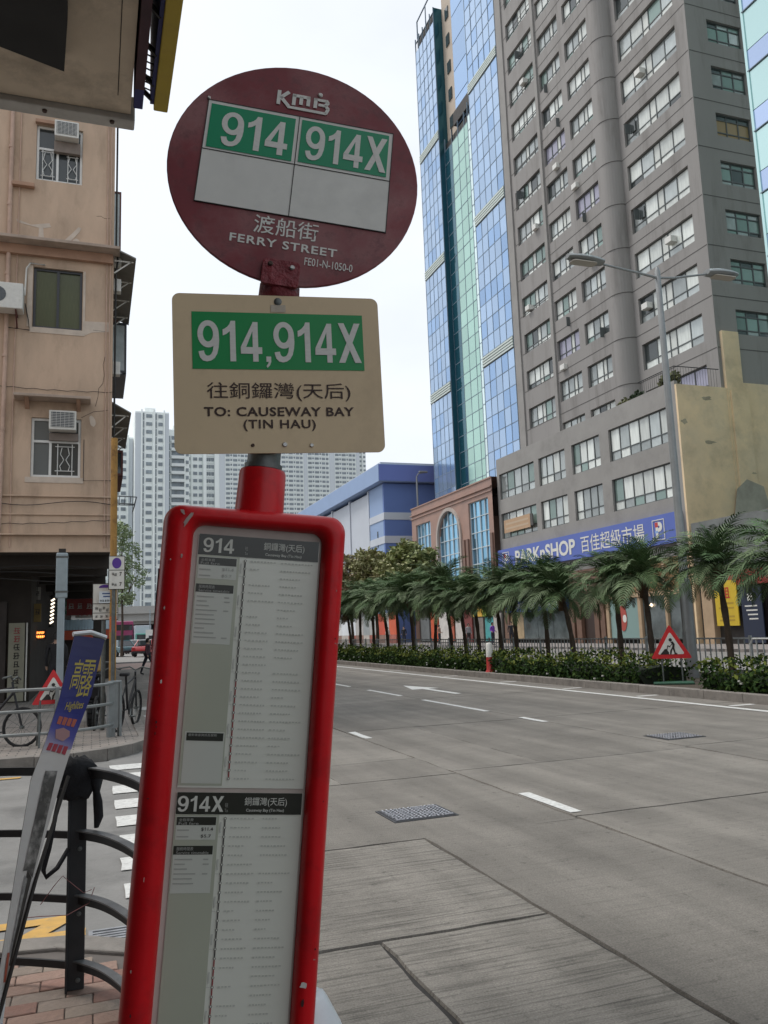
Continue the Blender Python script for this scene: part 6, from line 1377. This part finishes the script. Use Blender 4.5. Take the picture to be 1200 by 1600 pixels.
# ---- broadleaf trees
def tree(label, loc, h, crown, nleaf, mats, seed, leaf=.16, cat='tree', group='trees beyond the palms'):
    """crown: list of (dx,dy,dz,rx,ry,rz)"""
    rnd = random.Random(seed); t = thing('tree', label, cat, loc, group=group)
    b = B(); b.tube([(0, 0, 0), (.05, .03, h*.25), (.0, .08, h*.5)], [.13, .10, .08], 9)
    for c in crown:
        e = Vector(c[:3]); m_ = Vector((0, .05, h*.4)); mid = m_.lerp(e, .5)+Vector((rnd.uniform(-.2, .2), rnd.uniform(-.2, .2), .15)); b.tube([m_, mid, e], [.08, .05, .02], 6)
        for k in range(4): d = Vector((rnd.gauss(0, 1)*c[3], rnd.gauss(0, 1)*c[4], rnd.gauss(0, 1)*c[5]))*.5; b.tube([mid, e+d], [.035, .01], 5)
    b.obj('trunk', M_TRUNK, t, smooth=True)
    b = B(); per = nleaf//len(crown)
    for c in crown:
        clumps = [Vector((rnd.gauss(0, 1), rnd.gauss(0, 1), rnd.gauss(0, 1))).normalized()*rnd.uniform(.45, 1) for _ in range(16)]
        cm = rnd.randrange(len(mats))
        for i in range(per):
            q = rnd.choice(clumps); p = Vector((c[0]+(q.x+rnd.gauss(0, .16))*c[3], c[1]+(q.y+rnd.gauss(0, .16))*c[4], c[2]+(q.z+rnd.gauss(0, .16))*c[5]))
            s = leaf*rnd.uniform(.6, 1.2); u = Vector((rnd.gauss(0, 1), rnd.gauss(0, 1), rnd.gauss(0, .7))).normalized()*s; w = u.cross(Vector((rnd.gauss(0, 1), rnd.gauss(0, 1), rnd.gauss(0, 1)))).normalized()*s*.5
            b.add([p-u, p+w, p+u, p-w], [(0, 1, 2, 3)], cm if rnd.random() < .7 else rnd.randrange(len(mats)))
    b.obj('crown', mats, t)
    return t
M_TL = [mat('tree_leaf_%d' % i, c, .6, var=.3, scale=2) for i, c in enumerate(((.25, .28, .10), (.29, .29, .13), (.19, .23, .09), (.28, .2, .14)))]
M_TG2 = [mat('tree_green_%d' % i, c, .6, var=.3, scale=2) for i, c in enumerate(((.20, .27, .13), (.16, .22, .10), (.25, .31, .16)))]
M_TD = [mat('tree_russet_%d' % i, c, .6, var=.3, scale=2) for i, c in enumerate(((.27, .24, .12), (.29, .23, .15), (.23, .23, .1)))]
tree('olive green tree beside the arched podium', (16.6, 42.5, .05), 6, [(0, 0, 4.6, 1.6, 1.8, 1.1), (.3, 1.6, 4.9, 1.4, 1.5, 1.0), (-.3, -1.0, 4.1, 1.2, 1.2, .9), (0, .5, 5.6, 1.2, 1.5, .8), (0, 2.2, 3.6, 1.2, 1.6, 1.0), (.2, -.6, 5.2, 1.2, 1.2, .8)], 9000, M_TL[:3], 11, .15)
tree('brownish tree with thin foliage beside the timetable case', (16.4, 48, .05), 6, [(0, 0, 4.4, 1.6, 2.0, 1.2), (.2, 1.9, 4.7, 1.4, 1.8, 1.2), (0, -1.6, 4.0, 1.3, 1.5, 1.0), (0, 1, 5.8, 1.2, 1.6, .9), (.1, -.3, 5.3, 1.3, 1.6, .9)], 8000, M_TD+[M_TL[1]], 12, .15)
tree('reddish shrubby tree low behind the palms', (16.2, 52.5, .05), 5, [(0, 0, 3.6, 1.5, 2.0, 1.2), (.2, 1.9, 4.6, 1.4, 1.8, 1.3), (0, 2.2, 5.9, 1.2, 1.6, .9), (0, .5, 5.0, 1.4, 1.8, 1.0)], 6000, [M_TL[3], M_TD[0], M_TL[1]], 13, .16)
tree('green street tree beyond the corner building awnings', (2.3, 74, .1), 10.5, [(.5, 0, 8.9, 1.2, 1.6, 1.5), (.9, 1, 6.6, 1.1, 1.4, 1.3), (.1, .5, 5.2, 1.0, 1.2, 1.0), (.0, 0, 10.6, .9, 1.2, 1.0)], 2600, M_TG2, 14, .14, group='street trees')

# ---- street lamp
M_LAMP = mat('lamp_grey', (.27, .28, .28), .5, metal=.35, var=.12, scale=4)
lm = thing('street_lamp', 'tall grey twin-arm street lamp rising from the median', 'street lamp', (13.6, 16.47, .12))
B().tube([(0, 0, 0), (0, 0, 2.2), (0, 0, 2.35), (0, 0, 6), (0, 0, 10.3), (0, 0, 10.42)], [.15, .145, .105, .09, .07, .03], 16).obj('pole', M_LAMP, lm, smooth=True)
B().box(-.153, -.13, -.06, .06, .5, 1.1).obj('service_door', M_LAMP, lm)
for s, xa, z in ((-1, 1.72, 10.30), (1, 1.62, 10.42)):
    B().tube([(0, 0, 10.12), (s*.5, 0, 10.16+.02), (s*xa, 0, z)], [.035, .032, .028], 8).obj('arm', M_LAMP, lm, smooth=True)
    hb = B(); N = 10
    for i in range(N+1):
        t = i/N; w = .06+.15*math.sin(math.pi*min(1, .15+t*.8))**.7; hh = .05+.075*math.sin(math.pi*min(1, .2+t*.72)); x = s*(xa-.05+t*1.0)
        for k in range(12): a = 2*math.pi*k/12; zz = math.sin(a)*hh; hb.v.append((x, w*math.cos(a), z+.02+(zz if zz > 0 else zz*.6)+.05*t))
    for i in range(N):
        for k in range(12): hb.f.append((i*12+k, i*12+(k+1) % 12, (i+1)*12+(k+1) % 12, (i+1)*12+k)); hb.m.append(0)
    hb.f += [tuple(range(12)), tuple(range(N*12, N*12+12))]; hb.m += [0, 0]
    h_ = hb.obj('lamp_head', M_LAMP, lm, smooth=True)
    B().prism(rrect(s*(xa+.5)-.36, s*(xa+.5)+.36, -.14, .14, .1), z-.055, z-.03).obj('lens', mat('lamp_lens', (.42, .38, .32), .3), h_)
l2 = thing('street_lamp', 'small distant street lamp in front of the blue building', 'street lamp', (33.2, 82, .1)); B().tube([(0, 0, 0), (0, 0, 17.2), (0, 0, 18)], [.14, .1, .08], 8).obj('pole', M_LAMP, l2); B().tube([(0, 0, 17.9), (.2, 0, 18.3), (1.0, 0, 18.45)], .06, 6).obj('arm', M_LAMP, l2); B().box(.3, 1.3, -.15, .15, 18.4, 18.6).obj('lamp_head', M_LAMP, l2, bevel=.05)
bo = thing('bollard', 'red and white bollard standing at the median kerb', 'bollard', (11.2, 22.45, .14))
B().lathe([(0, 0), (.15, 0), (.13, .05), (.105, .09), (.10, .46)], 14).obj('red_base', mat('bollard_red', (.42, .035, .03), .5, var=.1, scale=6), bo, smooth=True); B().lathe([(.10, .461), (.098, .84), (.07, .88), (0, .89)], 14).obj('white_top', M_SIGNW, bo, smooth=True)

# ================================================================== people (skinned figures)
def person(label, loc, rz, top, legs, hairc=(.02, .018, .016), stride=.0, skin=(.42, .27, .20), h=1.7, bag=None, arms=0.0):
    t = thing('person', label, 'person', loc, rz, group='people on the pavements'); k = h/1.72
    V = [(0, 0, .95), (0, -.01, 1.15), (0, 0, 1.36), (0, .01, 1.46), (0, -.01, 1.56), (0, -.015, 1.64)]; E = [(0, 1), (1, 2), (2, 3), (3, 4), (4, 5)]; RAD = [(.15, .11), (.14, .10), (.15, .10), (.055, .055), (.085, .095), (.07, .08)]; MI = []
    for s in (-1, 1):
        i = len(V); f = s*stride; V += [(s*.09, 0, .90), (s*.10, -f*.22-.02, .48), (s*.10, -f*.30+.04*abs(f), .09), (s*.11, -f*.30-.13, .04)]; E += [(0, i), (i, i+1), (i+1, i+2), (i+2, i+3)]; RAD += [(.10, .10), (.065, .065), (.042, .045), (.04, .03)]
        i = len(V); V += [(s*.19, 0, 1.38), (s*.235, .03, 1.10), (s*.24, -.06-.15*arms, .88+.25*arms), (s*.235, -.09-.2*arms, .80+.3*arms)]; E += [(2, i), (i, i+1), (i+1, i+2), (i+2, i+3)]; RAD += [(.06, .06), (.042, .042), (.032, .032), (.035, .022)]
    me = bpy.data.meshes.new('body'); me.from_pydata([(x*k, y*k, z*k) for x, y, z in V], E, []); bm = bmesh.new(); bm.from_mesh(me); L = bm.verts.layers.skin.verify()
    bm.verts.ensure_lookup_table()
    for i, r_ in enumerate(RAD): bm.verts[i][L].radius = (r_[0]*k, r_[1]*k); bm.verts[i][L].use_root = (i == 0)
    bm.to_mesh(me); bm.free()
    o = bpy.data.objects.new('body', me); COL.objects.link(o); o.modifiers.new('skin', 'SKIN'); s_ = o.modifiers.new('sub', 'SUBSURF'); s_.levels = 2; s_.render_levels = 2
    dg = bpy.context.evaluated_depsgraph_get(); dg.update(); m2 = bpy.data.meshes.new_from_object(o.evaluated_get(dg)); bpy.data.objects.remove(o); m2.name = 'body'
    m2.materials.clear()
    for nm, c in (('skin', skin), ('top', top), ('trousers', legs), ('shoe', (.02, .02, .02))): m2.materials.append(mat('%s_%s' % (nm, '_'.join('%02d' % int(v*100) for v in c)), c, .8))
    for p in m2.polygons:
        c = p.center/k; p.use_smooth = True
        p.material_index = 0 if c.z > 1.43 else (3 if c.z < .1 else (2 if c.z < .97 and abs(c.x) < .2 else (0 if c.z < (.9+.3*arms) and abs(c.x) > .2 else 1)))
    O('body', m2, t)
    b = B()
    for i in range(7):
        z = 1.555+.155*math.sin(math.pi/2*i/6) if i else 1.52; rr = .108*math.cos(math.pi/2*(i-1)/5.2) if i else .10
        for q in range(14):
            a = 2*math.pi*q/14; fr = -math.sin(a) > .45 and i < 3
            b.v.append((rr*.88*math.cos(a)*k, (rr*math.sin(a)*(1 if not fr else .55)+.005)*k, (z+(.05 if fr else 0))*k))
    for i in range(6):
        for q in range(14): b.f.append((i*14+q, i*14+(q+1) % 14, (i+1)*14+(q+1) % 14, (i+1)*14+q)); b.m.append(0)
    b.f.append(tuple(6*14+q for q in range(14))); b.m.append(0)
    b.obj('hair', mat('hair_dark_%d' % int(hairc[0]*1000), hairc, .7), t, smooth='all')
    return t
person('person in a black top standing in the dark arcade behind the digging sign', (-.76, 19.9, .125), 2.9, (.014, .014, .016), (.018, .018, .022), h=1.62)
person('pedestrian in dark clothes walking across the far road beside the timetable case', (2.2, 36.5, .0), 1.2, (.08, .04, .05), (.02, .02, .03), stride=.9, h=1.55)
person('person in a purple top behind the red and white bollard', (27.6, 54.6, .13), .4, (.20, .06, .42), (.03, .03, .05), arms=.5)
person('person in a pale shirt seen between the far palm trunks', (27.6, 77.5, .13), .2, (.55, .5, .47), (.05, .05, .06))
person('person in black seen between palm trunks by the orange panel', (27.8, 73.5, .13), -.6, (.015, .015, .018), (.02, .02, .025), arms=.3)
person('person with bare arms in a tan top beside the maroon panel', (27.8, 65.0, .13), .7, (.40, .2, .14), (.04, .045, .06), arms=.6)
person('person in dark clothes standing right of the person in purple', (28.6, 53.6, .13), -.3, (.02, .022, .03), (.03, .03, .04))
person('person in a grey top under the amber fascia', (28.2, 60.0, .13), .1, (.3, .3, .31), (.03, .03, .03))

# ================================================================== traffic far down the street
M_CG = mat('car_glass', (.03, .035, .04), .05, spec=.8)
def car(label, loc, rz, col, van=False, roofc=None, cat='car'):
    t = thing('car', label, cat, loc, rz, group='traffic at the far junction'); c = mat('car_paint_' + '_'.join('%02d' % int(v*100) for v in col), col, .25, coat=.6)
    rc = mat('car_paint_' + '_'.join('%02d' % int(v*100) for v in roofc), roofc, .25, coat=.6) if roofc else c
    prof = [(-2.15, .35), (-2.18, .62), (-2.05, .86), (-1.3, .95), (1.0, .93), (1.85, .80), (2.15, .62), (2.18, .36)] if not van else [(-2.2, .35), (-2.25, 1.1), (1.5, 1.1), (2.05, .85), (2.25, .55), (2.2, .35)]
    B().prism(prof, -.82, .82, lambda u, v, d: (u, d, v)).obj('body', c, t, bevel=.07)
    cab = [(-1.55, .94, .74), (.95, .92, .74), (.25, 1.40, .56), (-1.05, 1.42, .56)] if not van else [(-2.2, 1.1, .78), (1.5, 1.1, .78), (.9, 1.85, .68), (-2.15, 1.9, .68)]
    b = B(); b.add([(x, -w, z) for x, z, w in cab]+[(x, w, z) for x, z, w in cab], [(0, 1, 2, 3), (7, 6, 5, 4), (1, 5, 6, 2), (2, 6, 7, 3), (3, 7, 4, 0)]); b.obj('windows', M_CG, t)
    (x2, z2, w2), (x3, z3, w3) = cab[2], cab[3]; b = B().add([(x2+.04, -w2-.02, z2-.03), (x2+.04, w2+.02, z2-.03), (x3-.04, w3+.02, z3-.03), (x3-.04, -w3-.02, z3-.03), (x2, -w2+.05, z2+.04), (x2, w2-.05, z2+.04), (x3, w3-.05, z3+.04), (x3, -w3+.05, z3+.04)], [(0, 3, 2, 1), (4, 5, 6, 7), (0, 1, 5, 4), (1, 2, 6, 5), (2, 3, 7, 6), (3, 0, 4, 7)]); b.obj('roof', rc, t)
    b = B()
    for i in range(4):
        x, z, w = cab[i]; x_, z_, w_ = cab[(i+2) % 4] if False else cab[3 if i == 0 else 2 if i == 1 else i]
        if i < 2:
            for s in (-1, 1): b.bar((x, s*w, z), (x_, s*w_, z_), .07, .07)
    b.obj('pillars', c, t)
    for x in (-1.35, 1.35):
        for s in (-1, 1):
            w = O('wheel', B().lathe([(0, -.1), (.2, -.1), (.31, -.09), (.32, 0), (.31, .09), (.2, .1), (0, .1)], 16).mesh('wheel', M_TYRE, smooth=True), t, loc=(x, s*.76, .32), rot=(math.pi/2, 0, 0))
            O('rim', B().lathe([(0, .105), (.18, .104), (.19, -.104), (0, -.105)], 12).mesh('rim', M_STEEL), w)
    for s in (-1, 1):
        B().box(2.10, 2.2, s*.6-.16, s*.6+.16, .58, .70).obj('headlight', mat('headlight', (.8, .8, .75), .2), t); B().box(-2.23, -2.12, s*.64-.12, s*.64+.12, .62, .78).obj('tail_light', mat('tail_light', (.4, .02, .02), .3), t)
    B().box(2.14, 2.24, -.75, .75, .34, .5).obj('bumper', M_BIKE, t); B().box(-2.24, -2.14, -.75, .75, .34, .5).obj('bumper', M_BIKE, t)
    return t
car('dark teal car at the left of the far traffic', (2.3, 79, 0), 1.9, (.06, .13, .15)); car('red taxi with silver roof just left of the timetable case', (4.6, 75, 0), 1.2, (.45, .02, .02), roofc=(.55, .55, .55), cat='taxi')
car('red taxi with pale roof behind the teal car', (4.2, 92, 0), 1.45, (.42, .02, .02), roofc=(.6, .6, .6), cat='taxi'); car('white van at the back of the far traffic', (6.8, 100, 0), 1.5, (.6, .6, .62), van=True, cat='van'); car('white car beside the far red taxi', (5.6, 88, 0), 1.6, (.62, .62, .62)); car('red taxi at the rear by the flyover', (7.4, 112, 0), 1.5, (.42, .02, .02), roofc=(.6, .6, .6), cat='taxi')
def bus_(label, loc, rz, col, col2):
    t = thing('double_decker_bus', label, 'bus', loc, rz, group='traffic at the far junction')
    B().box(-1.25, 1.25, -5.2, 5.2, .35, 4.1).obj('body', mat('bus_paint_%d' % int(col[0]*100), col, .3, coat=.5), t, bevel=.15)
    for z0, z1 in ((1.2, 2.1), (2.8, 3.6)): B().box(-1.27, 1.27, -4.9, 4.6, z0, z1).obj('side_windows', M_CG, t); B().box(-1.1, 1.1, -5.23, -5.19, z0, z1).obj('end_window', M_CG, t)
    B().box(-1.262, 1.262, -5.0, 5.0, 2.15, 2.6).obj('stripe', mat('bus_stripe_%d' % int(col2[0]*100), col2, .4), t)
    for y in (-3.3, 2.6):
        for s in (-1, 1): O('wheel', B().lathe([(0, -.14), (.48, -.12), (.5, 0), (.48, .12), (0, .14)], 16).mesh('wheel', M_TYRE), t, loc=(s*1.12, y, .5), rot=(0, math.pi/2, 0))
bus_('purple red double-decker bus at the far left of the junction', (3.4, 128, 0), .15, (.30, .04, .12), (.45, .1, .3)); 
bt = thing('truck', 'pale box truck with a green front under the flyover', 'truck', (6.6, 122, 0), .0, group='traffic at the far junction')
B().box(-1.1, 1.1, -1, 4, .8, 3.4).obj('box_body', M_BWH, bt, bevel=.05); B().box(-1.05, 1.05, -2.6, -1.02, .5, 2.3).obj('cab', mat('truck_green', (.1, .32, .26), .4), bt, bevel=.12); B().box(-.9, .9, -2.63, -2.58, 1.4, 2.1).obj('windscreen', M_CG, bt)
for y in (-1.8, 2.6):
    for s in (-1, 1): O('wheel', B().lathe([(0, -.12), (.4, -.1), (.42, 0), (.4, .1), (0, .12)], 14).mesh('wheel', M_TYRE), bt, loc=(s*.95, y, .42), rot=(0, math.pi/2, 0))
fs = thing('far_signpost', 'slim pole with a pale sign board under the flyover', 'sign', (6.55, 105, 0)); B().tube([(0, 0, 0), (0, 0, 5)], .07, 6).obj('pole', M_GALV, fs); B().box(-.5, .55, -.1, -.05, 1.3, 2.6).obj('board', M_SIGNW, fs)
